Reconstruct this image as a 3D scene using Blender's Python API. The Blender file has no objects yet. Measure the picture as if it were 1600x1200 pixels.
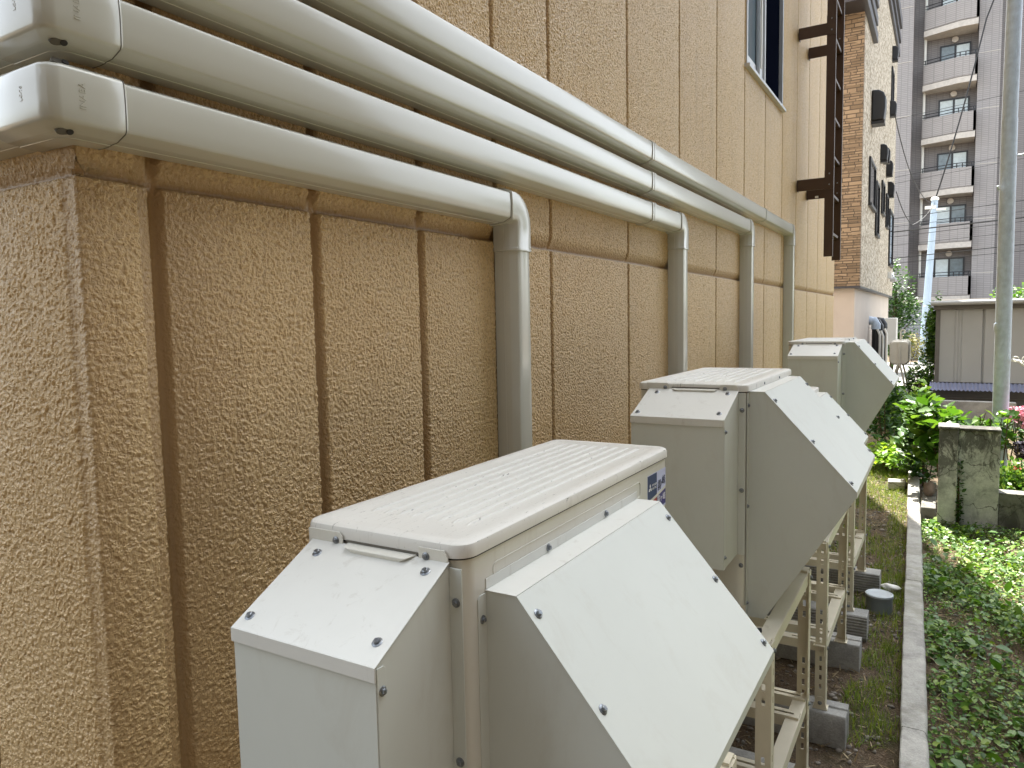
import bpy, bmesh, math, random
import numpy as np
from mathutils import Vector, Matrix
random.seed(7); rng = np.random.default_rng(7)
SC = bpy.context.scene; COL = SC.collection
H0 = 1.6                                   # eye height: heights below are given from eye level and lifted by H0
# ------------------------------------------------------------------ camera
def cam_axes(yaw, pit, rol):
    cy, sy, cp, sp = math.cos(yaw), math.sin(yaw), math.cos(pit), math.sin(pit)
    f = Vector((-sy*cp, cy*cp, -sp)); r = Vector((cy, sy, 0)); u = r.cross(f)
    c, s = math.cos(rol), math.sin(rol)
    return c*r + s*u, -s*r + c*u, f
cr, cu, cf = cam_axes(.53219, .084035, -.019612)
cd = bpy.data.cameras.new('camera'); cam = bpy.data.objects.new('camera', cd); COL.objects.link(cam)
cd.sensor_width = 36; cd.lens = 36*1144.6/1600; cd.clip_start = .02; cd.clip_end = 2000
m = Matrix.Identity(4)
for i in range(3):
    m[i][0] = cr[i]; m[i][1] = cu[i]; m[i][2] = -cf[i]
m[2][3] = H0
cam.matrix_world = m; SC.camera = cam
# ------------------------------------------------------------------ light
SUN_EL = math.radians(64); SUN_AZ = math.atan2(-.34, .94)
sdir = Vector((math.sin(SUN_AZ)*math.cos(SUN_EL), math.cos(SUN_AZ)*math.cos(SUN_EL), math.sin(SUN_EL)))
W = bpy.data.worlds.new("World"); SC.world = W; W.use_nodes = True
wn = W.node_tree.nodes; wl = W.node_tree.links
sky = wn.new('ShaderNodeTexSky'); sky.sky_type = 'NISHITA'; sky.sun_disc = False
sky.sun_elevation = SUN_EL; sky.sun_rotation = SUN_AZ; sky.air_density = 1.0; sky.dust_density = 2.5; sky.ozone_density = .6
bg = wn['Background']; bg.inputs[1].default_value = .15
hs = wn.new('ShaderNodeHueSaturation'); hs.inputs['Saturation'].default_value = .34      # thin bright cloud: a nearly white sky
mw = wn.new('ShaderNodeMix'); mw.data_type = 'RGBA'; mw.blend_type = 'MULTIPLY'; mw.inputs[0].default_value = 1; mw.inputs[7].default_value = (.975, 1.0, 1.0, 1)
wl.new(sky.outputs[0], hs.inputs['Color']); wl.new(hs.outputs[0], mw.inputs[6]); wl.new(mw.outputs[2], bg.inputs[0])
sl = bpy.data.lights.new('sun', 'SUN'); sl.energy = 4.4; sl.angle = math.radians(.6); sl.color = (1, .95, .86)
so = bpy.data.objects.new('sun', sl); COL.objects.link(so); so.rotation_euler = sdir.to_track_quat('Z', 'Y').to_euler(); so.location = (-3, 6, 14)
SC.view_settings.view_transform = 'Standard'; SC.view_settings.look = 'None'
SC.view_settings.exposure = 2.2; SC.view_settings.gamma = 1
SC.render.engine = 'CYCLES'
SC.cycles.feature_set = 'EXPERIMENTAL'; SC.cycles.dicing_rate = 1.0; SC.cycles.preview_dicing_rate = 1.0
SC.cycles.max_bounces = 6; SC.cycles.use_denoising = True
# ------------------------------------------------------------------ materials
def srgb(r, g, b):
    return tuple(((c/255)/12.92 if c/255 <= .04045 else ((c/255+.055)/1.055)**2.4) for c in (r, g, b))
class NT:
    def __init__(s, name):
        s.m = bpy.data.materials.new(name); s.m.use_nodes = True; s.t = s.m.node_tree; s.n = s.t.nodes
        s.p = s.n['Principled BSDF']; s.out = s.n['Material Output']
    def new(s, t, **k):
        x = s.n.new(t)
        for a, b in k.items(): setattr(x, a, b)
        return x
    def link(s, a, b): s.t.links.new(a, b)
    def coord(s, scale=(1, 1, 1), kind='Object'):
        c = s.new('ShaderNodeTexCoord'); mp = s.new('ShaderNodeMapping'); mp.inputs['Scale'].default_value = scale
        s.link(c.outputs[kind], mp.inputs[0]); return mp.outputs[0]
    def noise(s, vec, scale, detail=4, rough=.55, dist=0):
        x = s.new('ShaderNodeTexNoise'); x.inputs['Scale'].default_value = scale; x.inputs['Detail'].default_value = detail
        x.inputs['Roughness'].default_value = rough; x.inputs['Distortion'].default_value = dist
        s.link(vec, x.inputs['Vector']); return x.outputs['Fac']
    def voro(s, vec, scale, feature='F1', out='Distance'):
        x = s.new('ShaderNodeTexVoronoi'); x.feature = feature; x.inputs['Scale'].default_value = scale
        s.link(vec, x.inputs['Vector']); return x.outputs[out]
    def ramp(s, fac, stops):
        x = s.new('ShaderNodeValToRGB'); e = x.color_ramp.elements
        e[0].position, e[1].position = stops[0][0], stops[-1][0]
        for p, c in stops[1:-1]: e.new(p)
        for el, (p, c) in zip(e, stops):
            el.color = (*(c if hasattr(c, '__len__') else (c, c, c)), 1)
        s.link(fac, x.inputs[0]); return x.outputs[0]
    def mix(s, fac, a, b, mode='MIX'):
        x = s.new('ShaderNodeMix'); x.data_type = 'RGBA'; x.blend_type = mode
        for so_, v in ((x.inputs[0], fac), (x.inputs[6], a), (x.inputs[7], b)):
            if hasattr(v, 'is_linked') or hasattr(v, 'links'): s.link(v, so_)
            elif hasattr(v, '__len__'): so_.default_value = (*v[:3], 1)
            else: so_.default_value = v
        return x.outputs[2]
    def math(s, op, a, b=0.0, clamp=False):
        x = s.new('ShaderNodeMath'); x.operation = op; x.use_clamp = clamp
        for so_, v in ((x.inputs[0], a), (x.inputs[1], b)):
            if hasattr(v, 'links'): s.link(v, so_)
            else: so_.default_value = v
        return x.outputs[0]
    def bump(s, h, strength=.5, dist=.01):
        x = s.new('ShaderNodeBump'); x.inputs['Strength'].default_value = strength; x.inputs['Distance'].default_value = dist
        s.link(h, x.inputs['Height']); s.link(x.outputs[0], s.p.inputs['Normal'])
    def base(s, c):
        if hasattr(c, 'links'): s.link(c, s.p.inputs['Base Color'])
        else: s.p.inputs['Base Color'].default_value = (*c, 1)
    def rough(s, r):
        if hasattr(r, 'links'): s.link(r, s.p.inputs['Roughness'])
        else: s.p.inputs['Roughness'].default_value = r
def simple(name, col, rough=.5, metal=0, var=.12, nscale=6, bump=0, bscale=60, dirt=None, spec=None):
    t = NT(name); v = t.coord()
    n = t.noise(v, nscale, 5, .6)
    c = t.mix(t.ramp(n, [(.3, 0), (.7, 1)]), tuple(x*(1-var) for x in col), tuple(min(1, x*(1+var)) for x in col))
    if dirt:
        dn = t.noise(t.coord((1, 1, .35)), dirt[0], 6, .7, .6)
        c = t.mix(t.ramp(dn, [(dirt[1], 0), (dirt[1]+.2, dirt[2])]), c, dirt[3])
    t.base(c); t.rough(rough); t.p.inputs['Metallic'].default_value = metal
    if spec is not None: t.p.inputs['Specular IOR Level'].default_value = spec
    if bump: t.bump(t.noise(v, bscale, 4, .6), .6, bump)
    return t.m
def wall_mat():
    t = NT('tan_wall_paint'); v = t.coord()
    at = t.new('ShaderNodeAttribute'); at.attribute_name = 'groove'
    keep = t.math('SUBTRACT', 1.0, t.math('MULTIPLY', at.outputs['Fac'], .75))
    n1 = t.noise(v, 150, 2.0, .55, .0)
    n2 = t.math('SUBTRACT', 1.0, t.voro(v, 128, 'SMOOTH_F1'))
    n3 = t.noise(v, 9, 3, .5)
    lump = t.math('MULTIPLY', t.ramp(n1, [(.34, 0), (.5, .45), (.66, 1)]), .7)
    lump = t.math('ADD', t.math('MULTIPLY', lump, .75), t.math('MULTIPLY', n2, .55))
    amt = t.math('ADD', .75, t.math('MULTIPLY', n3, .5))
    h = t.math('MULTIPLY', t.math('MULTIPLY', lump, amt), keep)
    d = t.new('ShaderNodeDisplacement'); d.inputs['Scale'].default_value = .0050; d.inputs['Midlevel'].default_value = .6
    t.link(h, d.inputs['Height']); t.link(d.outputs[0], t.out.inputs['Displacement'])
    t.m.displacement_method = 'BOTH'
    big = t.noise(v, 1.3, 4, .6)
    c = t.mix(big, srgb(198, 167, 118), srgb(210, 181, 132))
    c = t.mix(t.ramp(h, [(.35, .35), (.62, 0)]), c, srgb(132, 104, 66))
    c = t.mix(t.math('MULTIPLY', at.outputs['Fac'], .55), c, srgb(128, 92, 50))
    speck = t.noise(v, 260, 1, .5)
    c = t.mix(t.ramp(speck, [(.77, 0), (.8, .6)]), c, srgb(90, 66, 40))
    run = t.noise(t.coord((16, 16, .6)), 1.6, 5, .6)
    c = t.mix(t.ramp(run, [(.55, 0), (.75, .3)]), c, srgb(150, 122, 84))
    t.p.inputs['Specular IOR Level'].default_value = .55
    t.base(c); t.rough(t.ramp(big, [(.3, .36), (.7, .48)]))
    return t.m
def dirty_white(name, col, top=False):
    t = NT(name); v = t.coord()
    n = t.noise(v, 5, 5, .6); c = t.mix(n, tuple(x*.95 for x in col), tuple(min(1, x*1.04) for x in col))
    sc = t.noise(v, 28, 8, .72, 1.2)
    c = t.mix(t.ramp(sc, [(.6, 0), (.78, .35 if top else .14)]), c, srgb(150, 142, 122))
    sp = t.noise(v, 160, 3, .6)
    c = t.mix(t.ramp(sp, [(.68, 0), (.76, .5 if top else .16)]), c, srgb(120, 112, 96))
    if top:
        st = t.noise(t.coord((22, 1.6, 1)), 9, 6, .75, .4)
        c = t.mix(t.ramp(st, [(.56, 0), (.74, .28)]), c, srgb(146, 138, 120))
        spk = t.noise(t.coord((60, 7, 1)), 6, 4, .7)
        c = t.mix(t.ramp(spk, [(.64, 0), (.69, .85)]), c, srgb(84, 78, 68))
    else:
        st = t.noise(t.coord((14, 14, .5)), 6, 5, .65)
        c = t.mix(t.ramp(st, [(.56, 0), (.8, .22)]), c, srgb(160, 148, 122))
    t.base(c); t.rough(t.ramp(n, [(.3, .36), (.7, .5)]))
    t.bump(t.noise(v, 3.2, 3, .5), .12, .01)
    return t.m
def concrete(name, col, crack=False, blotch=.5, moss=None):
    t = NT(name); v = t.coord()
    n = t.noise(v, 7, 8, .7); f = t.noise(v, 130, 4, .7)
    c = t.mix(t.ramp(n, [(.35, 0), (.65, 1)]), tuple(x*.72 for x in col), tuple(min(1, x*1.15) for x in col))
    c = t.mix(t.ramp(f, [(.35, .35), (.6, 0)]), c, tuple(x*.45 for x in col))
    h = f
    if blotch:
        b = t.noise(t.coord((1, 1, .8)), 5.5, 7, .72, .5)
        c = t.mix(t.ramp(b, [(.5, 0), (.58, blotch)]), c, tuple(x*.3 for x in col))
    if crack:
        g_ = t.new('ShaderNodeSeparateXYZ'); t.link(v, g_.inputs[0])
        st = t.math('ADD', t.noise(t.coord((1, 1, .6)), 9, 7, .75, .8), t.math('MULTIPLY', t.math('SUBTRACT', g_.outputs[2], .45), .38))
        c = t.mix(t.ramp(st, [(.52, 0), (.60, .8)]), c, srgb(58, 56, 52))
    if moss:
        mo = t.noise(v, 4, 6, .7)
        c = t.mix(t.ramp(mo, [(.52, 0), (.66, .5)]), c, moss)
    if crack:
        wv = t.new('ShaderNodeVectorMath'); wv.operation = 'ADD'
        ns = t.new('ShaderNodeTexNoise'); ns.inputs['Scale'].default_value = 7; ns.inputs['Detail'].default_value = 4; t.link(v, ns.inputs['Vector'])
        sc = t.new('ShaderNodeVectorMath'); sc.operation = 'SCALE'; sc.inputs['Scale'].default_value = .22; t.link(ns.outputs['Color'], sc.inputs[0])
        t.link(v, wv.inputs[0]); t.link(sc.outputs[0], wv.inputs[1])
        e = t.voro(wv.outputs[0], 3.1, 'DISTANCE_TO_EDGE')
        ck = t.ramp(e, [(.003, 1), (.012, 0)])
        c = t.mix(t.math('MULTIPLY', ck, .8), c, srgb(52, 48, 42))
        h = t.math('SUBTRACT', f, ck)
    t.base(c); t.rough(.88); t.bump(h, .55, .004); return t.m
def leaf_mat(name, c1, c2, c3=None, rough=.45, trans=.3):
    t = NT(name)
    g = t.new('ShaderNodeNewGeometry')
    stops = [(0, c1), (.5, c2), (1, c3 or tuple(x*1.25 for x in c2))]
    c = t.ramp(g.outputs['Random Per Island'], stops)
    c = t.mix(.35, c, t.mix(t.noise(t.coord(), 3, 2), tuple(x*.6 for x in c1), c2))
    t.base(c); t.rough(rough)
    tr = t.new('ShaderNodeBsdfTranslucent'); t.link(t.mix(1.0, c, (1.25, 1.3, .5), 'MULTIPLY'), tr.inputs[0])
    mx = t.new('ShaderNodeMixShader'); mx.inputs[0].default_value = trans
    t.link(t.p.outputs[0], mx.inputs[1]); t.link(tr.outputs[0], mx.inputs[2]); t.link(mx.outputs[0], t.out.inputs[0])
    return t.m
def soil_mat():
    t = NT('soil'); v = t.coord()
    n = t.noise(v, 2.2, 6, .65); n2 = t.noise(v, 30, 8, .7); n3 = t.noise(v, 150, 4, .7)
    c = t.mix(n2, srgb(60, 48, 36), srgb(112, 92, 68))
    c = t.mix(t.ramp(n3, [(.5, 0), (.68, .65)]), c, srgb(146, 132, 112))
    c = t.mix(t.ramp(n3, [(.3, .7), (.45, 0)]), c, srgb(34, 27, 20))
    c = t.mix(t.ramp(n, [(.5, 0), (.62, .6)]), c, srgb(66, 72, 36))
    t.base(c); t.rough(.95); t.bump(t.math('ADD', n2, t.math('MULTIPLY', n3, .5)), .9, .02); return t.m
def stone_mat():
    t = NT('stacked_stone_tile'); v = t.coord()
    c0 = t.new('ShaderNodeTexCoord'); sp = t.new('ShaderNodeSeparateXYZ'); cb = t.new('ShaderNodeCombineXYZ')
    t.link(c0.outputs['Object'], sp.inputs[0]); t.link(t.math('ADD', sp.outputs[0], sp.outputs[1]), cb.inputs[0]); t.link(sp.outputs[2], cb.inputs[1])
    cols = None
    def brk(w, h, off, sq):
        b = t.new('ShaderNodeTexBrick'); b.offset = off; b.squash = sq; b.squash_frequency = 3
        b.inputs['Scale'].default_value = 1; b.inputs['Brick Width'].default_value = w; b.inputs['Row Height'].default_value = h
        b.inputs['Mortar Size'].default_value = .0065; b.inputs['Mortar Smooth'].default_value = .3
        b.inputs['Color1'].default_value = (*srgb(176, 150, 120), 1); b.inputs['Color2'].default_value = (*srgb(120, 98, 74), 1)
        b.inputs['Mortar'].default_value = (*srgb(60, 50, 42), 1)
        t.link(cb.outputs[0], b.inputs['Vector']); return b
    b1 = brk(.20, .058, .37, .6); b2 = brk(.13, .036, .61, 1.5)
    sel = t.voro(t.coord((2.2, 2.2, 9.0)), 1, 'F1', 'Color')
    selv = t.ramp(sel, [(.45, 0), (.5, 1)])
    c = t.mix(selv, b1.outputs['Color'], b2.outputs['Color'])
    c = t.mix(t.noise(v, 5, 4), c, t.mix(.5, c, srgb(150, 132, 108)))
    hh = t.math('SUBTRACT', 1.0, b1.outputs['Fac'])
    t.base(c); t.rough(.8); t.bump(t.math('ADD', hh, t.math('MULTIPLY', t.noise(v, 60, 4), .5)), .8, .02); return t.m
def side_relief_mat():
    t = NT('cream_relief_siding'); v = t.coord((1, 1, 1))
    n = t.noise(t.coord((14, 5, 10)), 1.6, 4, .55, 1.5)
    c = t.mix(t.ramp(n, [(.42, 0), (.58, 1)]), srgb(138, 124, 102), srgb(206, 196, 178))
    t.base(c); t.rough(.8); t.bump(n, .7, .03); return t.m
def tile_wall_mat(name, a, b, vert=True):
    t = NT(name); c0 = t.new('ShaderNodeTexCoord'); sp = t.new('ShaderNodeSeparateXYZ'); cb = t.new('ShaderNodeCombineXYZ')
    t.link(c0.outputs['Object'], sp.inputs[0]); t.link(t.math('ADD', sp.outputs[0], sp.outputs[1]), cb.inputs[0]); t.link(sp.outputs[2], cb.inputs[1])
    bk = t.new('ShaderNodeTexBrick'); bk.offset = 0; bk.inputs['Scale'].default_value = 1
    bk.inputs['Brick Width'].default_value = .32 if vert else .3; bk.inputs['Row Height'].default_value = .1; bk.inputs['Mortar Size'].default_value = .018
    bk.inputs['Color1'].default_value = (*a, 1); bk.inputs['Color2'].default_value = (*b, 1); bk.inputs['Mortar'].default_value = (*tuple(x*.72 for x in a), 1)
    t.link(cb.outputs[0], bk.inputs['Vector'])
    n = t.noise(t.coord(), .35, 4, .6)
    t.base(t.mix(t.ramp(n, [(.3, 0), (.7, .3)]), bk.outputs['Color'], b)); t.rough(.6); return t.m
M = {}
M['wall'] = wall_mat()
M['unit'] = dirty_white('unit_paint', srgb(210, 208, 197))
M['unit_top'] = dirty_white('unit_lid_paint', srgb(212, 210, 202), True)
M['hood'] = simple('hood_paint', srgb(201, 204, 196), .42, 0, .035, 3, .0012, 4, (13, .54, .22, srgb(172, 165, 148)))
M['hoodtop'] = simple('hood_top_paint', srgb(214, 214, 207), .4, 0, .04, 5, .0006, 9, (34, .58, .42, srgb(150, 140, 120)))
M['duct'] = simple('duct_plastic', srgb(193, 192, 180), .22, 0, .03, 2, .0004, 5, (40, .7, .12, srgb(150, 146, 130)))
M['duct'].node_tree.nodes['Principled BSDF'].inputs['Coat Weight'].default_value = .4; M['duct'].node_tree.nodes['Principled BSDF'].inputs['Coat Roughness'].default_value = .1
M['sky_blocker'] = simple('sky_blocker_dark_brown', srgb(62, 58, 54), .8, 0, .1, 2)  # walls of the added unseen houses, dark so they bounce little light
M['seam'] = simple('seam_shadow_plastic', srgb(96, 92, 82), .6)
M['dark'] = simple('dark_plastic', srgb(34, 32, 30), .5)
M['bolt'] = simple('bolt_steel', srgb(136, 140, 144), .32, .8, .25, 200)
M['stand'] = simple('stand_paint', srgb(216, 208, 186), .45, 0, .06, 9, .0004, 40, (14, .6, .45, srgb(140, 112, 74)))
M['block'] = concrete('block_concrete', srgb(168, 167, 162), blotch=.25)
M['curb'] = concrete('curb_concrete', srgb(172, 170, 163), blotch=.35, moss=srgb(120, 118, 98))
M['stub'] = concrete('old_wall_concrete', srgb(208, 207, 202), crack=True, blotch=.5, moss=srgb(128, 128, 126))
M['stubd'] = concrete('mossy_wall_concrete', srgb(124, 122, 116), crack=True, blotch=.8, moss=srgb(70, 72, 44))
M['soil'] = soil_mat()
M['brown'] = simple('brown_aluminium', srgb(72, 54, 42), .38, .3, .1, 4)
M['alu'] = simple('silver_aluminium', srgb(196, 198, 200), .3, .5, .05, 5)
M['white'] = simple('white_plastic', srgb(226, 224, 216), .4, 0, .05, 4)
M['black'] = simple('black_metal', srgb(30, 30, 32), .4, 0, .2, 6)
M['stone'] = stone_mat(); M['relief'] = side_relief_mat()
M['mortar'] = simple('pale_render', srgb(200, 188, 176), .8, 0, .05, 2, .001, 80, (3, .55, .3, srgb(170, 150, 138)))
M['eave'] = simple('dark_eave_metal', srgb(58, 58, 64), .35, .2)
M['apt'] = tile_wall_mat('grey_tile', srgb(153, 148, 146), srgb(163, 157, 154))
M['apt_shade'] = tile_wall_mat('shaded_grey_tile', srgb(126, 121, 119), srgb(136, 130, 128))  # same grey tile, shade of recessed and turned faces put into the colour
M['aptb'] = tile_wall_mat('balcony_tile', srgb(158, 152, 148), srgb(166, 159, 155), False)
M['band'] = simple('pale_slab_band', srgb(196, 188, 178), .7)
M['bluegrey'] = tile_wall_mat('porch_stone', srgb(124, 128, 140), srgb(136, 140, 150), False)
M['curtain'] = simple('white_curtain', srgb(214, 224, 224), .35, 0, .12, 6)
M['curtaing'] = simple('grey_curtain_glass', srgb(120, 132, 136), .2, 0, .2, 5)
M['galv'] = simple('galvanised_steel', srgb(192, 205, 220), .5, 0, .12, 22, .0006, 60, (7, .5, .4, srgb(120, 132, 138)))
M['bluepole'] = simple('pale_blue_pole', srgb(168, 186, 204), .55, .0, .06, 4)
M['shed'] = simple('shed_steel_grey', srgb(160, 163, 162), .5, 0, .04, 2, 0, 60, (3, .6, .2, srgb(120, 116, 104)))
M['shedd'] = simple('shed_trim_brown', srgb(98, 96, 92), .5)
M['shedwall'] = simple('shed_base_grey', srgb(112, 112, 114), .8, 0, .06, 2, .001, 60)
M['corr'] = simple('corrugated_sheet_blue', srgb(140, 146, 172), .45, 0, .18, 3)
M['tank'] = simple('tank_cream', srgb(230, 224, 208), .45, 0, .05, 6, 0, 1, (6, .6, .3, srgb(160, 140, 110)))
M['asphalt'] = concrete('driveway_concrete', srgb(150, 148, 142), blotch=0)
M['lid'] = simple('grey_pvc', srgb(124, 132, 134), .5, 0, .1, 8)
M['lidtop'] = simple('pale_pvc_lid', srgb(182, 190, 194), .45, 0, .1, 20, .001, 90)
M['rock'] = simple('brown_rock', srgb(106, 94, 84), .85, 0, .25, 8, .01, 20)
M['bark'] = simple('bark', srgb(86, 70, 54), .9, 0, .25, 12, .006, 30)
M['wire'] = simple('cable_black', srgb(28, 28, 30), .6)
M['leaf_hyd'] = leaf_mat('hydrangea_leaf', srgb(52, 84, 30), srgb(78, 118, 42), srgb(128, 158, 70), .4, .35)
M['leaf_dark'] = leaf_mat('dark_leaf', srgb(34, 62, 26), srgb(58, 96, 36), srgb(90, 128, 50), .45, .25)
M['leaf_fresh'] = leaf_mat('fresh_leaf', srgb(96, 134, 40), srgb(136, 176, 56), srgb(176, 200, 90), .5, .4)
M['leaf_cover'] = leaf_mat('ground_cover_leaf', srgb(48, 80, 28), srgb(92, 134, 46), srgb(160, 180, 84), .45, .25)
M['grass'] = leaf_mat('grass_blade', srgb(78, 104, 34), srgb(124, 148, 50), srgb(176, 180, 92), .6, .3)
M['straw'] = leaf_mat('dry_litter', srgb(92, 74, 52), srgb(150, 128, 92), srgb(196, 182, 150), .8, .1)
M['pebble'] = leaf_mat('pebble', srgb(84, 78, 70), srgb(124, 118, 108), srgb(168, 160, 150), .85, 0)
M['pink'] = leaf_mat('pink_petal', srgb(222, 140, 160), srgb(236, 176, 192), srgb(248, 214, 222), .5, 0)
M['purple'] = leaf_mat('purple_leaf', srgb(50, 34, 46), srgb(92, 70, 92), srgb(220, 210, 224), .5, 0)
M['topiary'] = leaf_mat('clipped_shrub_leaf', srgb(92, 84, 40), srgb(120, 112, 52), srgb(140, 140, 64), .6, .2)
M['redbit'] = leaf_mat('orange_flower', srgb(170, 70, 40), srgb(196, 96, 60), srgb(210, 130, 90), .6, .2)
M['navy'] = simple('navy_print', srgb(28, 58, 104), .35, 0, .02)
M['lav'] = simple('lavender_print', srgb(196, 202, 232), .35, 0, .02)
M['violet'] = simple('violet_print', srgb(46, 42, 120), .35, 0, .02)
M['red'] = simple('red_print', srgb(160, 52, 44), .35, 0, .02)
M['ink'] = simple('dark_ink', srgb(24, 36, 74), .4, 0, .02)
M['paper'] = simple('white_print', srgb(232, 232, 236), .4, 0, .02)
def glass(name, col, rough=.05):
    t = NT(name); t.base(col); t.rough(rough); t.p.inputs['Specular IOR Level'].default_value = .6
    return t.m
M['screen'] = simple('dark_insect_screen', srgb(12, 15, 26), .9, 0, .1, 3, 0, 1, None, .0)
M['pane'] = glass('window_glass', srgb(104, 124, 136), .12)  # pale grey-blue of sky reflection and curtain put into the base colour
M['bglass'] = glass('dark_glass', srgb(26, 28, 32), .08)
# ------------------------------------------------------------------ mesh helpers
class MB:
    def __init__(s): s.v = []; s.f = []
    def add(s, vs, fs):
        o = len(s.v); s.v += [tuple(v) for v in vs]; s.f += [tuple(i+o for i in f) for f in fs]; return s
    def box(s, x0, x1, y0, y1, z0, z1):
        return s.add([(x, y, z) for x in (x0, x1) for y in (y0, y1) for z in (z0, z1)],
                     [(0, 1, 3, 2), (4, 6, 7, 5), (0, 4, 5, 1), (2, 3, 7, 6), (0, 2, 6, 4), (1, 5, 7, 3)])
    def prism(s, poly, axis, a, b):
        n = len(poly)
        def mk(p, t):
            return {0: (t, p[0], p[1]), 1: (p[0], t, p[1]), 2: (p[0], p[1], t)}[axis]
        return s.add([mk(p, a) for p in poly]+[mk(p, b) for p in poly],
                     [tuple(range(n))[::-1], tuple(range(n, 2*n))]+[(i, (i+1) % n, (i+1) % n+n, i+n) for i in range(n)])
    def plate(s, pts, th):
        P = [Vector(p) for p in pts]; nrm = (P[1]-P[0]).cross(P[2]-P[0]).normalized()*th; n = len(P)
        return s.add(P+[p+nrm for p in P], [tuple(range(n))[::-1], tuple(range(n, 2*n))]+[(i, (i+1) % n, (i+1) % n+n, i+n) for i in range(n)])
    def rings(s, rs, closed=True, caps=True):
        n = len(rs[0]); vs = [p for r in rs for p in r]; fs = []
        for k in range(len(rs)-1):
            for i in range(n if closed else n-1):
                j = (i+1) % n; fs.append((k*n+i, k*n+j, (k+1)*n+j, (k+1)*n+i))
        if caps: fs += [tuple(range(n))[::-1], tuple(range((len(rs)-1)*n, len(rs)*n))]
        return s.add(vs, fs)
    def tube(s, pts, r, n=8, r2=None):
        P = [Vector(p) for p in pts]; rs = []
        for k, p in enumerate(P):
            d = (P[min(k+1, len(P)-1)]-P[max(k-1, 0)]).normalized()
            a = d.orthogonal().normalized() if k == 0 else (a_-d*a_.dot(d)).normalized()
            a_ = a; b = d.cross(a); rr = r if r2 is None else r+(r2-r)*k/(len(P)-1)
            rs.append([p+rr*(math.cos(t)*a+math.sin(t)*b) for t in [2*math.pi*i/n for i in range(n)]])
        return s.rings(rs)
    def lathe(s, c, prof, n=20):
        return s.rings([[(c[0]+r*math.cos(2*math.pi*i/n), c[1]+r*math.sin(2*math.pi*i/n), c[2]+z) for i in range(n)] for r, z in prof])
    def build(s, name, mat, parent=None, bevel=0, smooth=False, seg=2, local=False, ang=None):
        me = bpy.data.meshes.new(name)
        off = Vector((0, 0, 0)) if local else Vector((0, 0, H0))
        if parent is not None and not local: off = off-wloc(parent)
        me.from_pydata([tuple(Vector(v)+off) for v in s.v], [], s.f)
        b = bmesh.new(); b.from_mesh(me); bmesh.ops.recalc_face_normals(b, faces=b.faces); b.to_mesh(me); b.free()
        me.materials.append(M[mat] if isinstance(mat, str) else mat)
        o = bpy.data.objects.new(name, me); COL.objects.link(o)
        if parent is not None: o.parent = parent
        if smooth or bevel:
            me.shade_smooth()
            me.set_sharp_from_angle(angle=math.radians(ang or (16 if mat == 'duct' else 38)))
        if bevel:
            md = o.modifiers.new('bevel', 'BEVEL'); md.width = bevel; md.segments = seg; md.limit_method = 'ANGLE'; md.angle_limit = math.radians(40); md.harden_normals = True
        return o
def wloc(o):
    v = Vector((0, 0, 0))
    while o is not None: v = v+o.location; o = o.parent
    return v
def tag(o, label=None, cat=None, group=None, kind=None):
    if label: o['label'] = label
    if cat: o['category'] = cat
    if group: o['group'] = group
    if kind: o['kind'] = kind
    return o
def thing(name, loc, label, cat, group=None):
    o = bpy.data.objects.new(name, None); o.empty_display_size = .1; COL.objects.link(o); o.location = (loc[0], loc[1], loc[2]+H0)
    return tag(o, label, cat, group)
def copy_tree(o, parent=None):
    c = o.copy(); COL.objects.link(c); c.parent = parent
    for ch in list(o.children): copy_tree(ch, c)
    return c
def raw(name, V, F, mat, parent=None, smooth=False):
    me = bpy.data.meshes.new(name); V = np.asarray(V, dtype=np.float32).copy(); V[:, 2] += H0
    if parent is not None: V -= np.array(wloc(parent), dtype=np.float32)
    F = np.asarray(F, dtype=np.int32); n, k = F.shape
    me.vertices.add(len(V)); me.vertices.foreach_set('co', V.ravel())
    me.loops.add(n*k); me.loops.foreach_set('vertex_index', F.ravel())
    me.polygons.add(n); me.polygons.foreach_set('loop_start', np.arange(0, n*k, k, dtype=np.int32)); me.polygons.foreach_set('loop_total', np.full(n, k, dtype=np.int32))
    me.update(calc_edges=True); me.validate(); me.materials.append(M[mat])
    if smooth: me.shade_smooth()
    o = bpy.data.objects.new(name, me); COL.objects.link(o)
    if parent is not None: o.parent = parent
    return o
LEAF = np.array([(0, 0, 0), (-.28, .3, .06), (-.3, .6, .07), (0, 1, -.06), (.3, .6, .07), (.28, .3, .06), (0, .5, 0)])
LEAFF = np.array([(0, 6, 2, 1), (6, 3, 2, 2), (0, 5, 4, 6), (6, 4, 3, 3)])
def leaves(P, size, up=.5, tpl=None, tilt=None):
    """P base points (n,3); size (n,) ; leaves point outward with random yaw; up 0 flat .. 1 upright"""
    n = len(P); T = LEAF if tpl is None else tpl
    yaw = rng.uniform(0, 2*np.pi, n); pit = rng.normal(up, .35, n) if tilt is None else tilt
    rol = rng.normal(0, .45, n)
    cy, sy, cp, sp, cr_, sr = np.cos(yaw), np.sin(yaw), np.cos(pit), np.sin(pit), np.cos(rol), np.sin(rol)
    d = np.stack([cy*cp, sy*cp, sp], 1); s0 = np.stack([-sy, cy, 0*cy], 1); nrm = np.cross(s0, d)
    s = s0*cr_[:, None]+nrm*sr[:, None]; nn = np.cross(s, d)
    V = P[:, None, :]+size[:, None, None]*(T[None, :, 0:1]*s[:, None, :]+T[None, :, 1:2]*d[:, None, :]-T[None, :, 2:3]*nn[:, None, :])
    return V.reshape(-1, 3)
TRI = np.array([(0, 1, 2), (0, 2, 6), (2, 3, 6), (0, 6, 4), (0, 4, 5), (6, 3, 4)])
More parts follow.
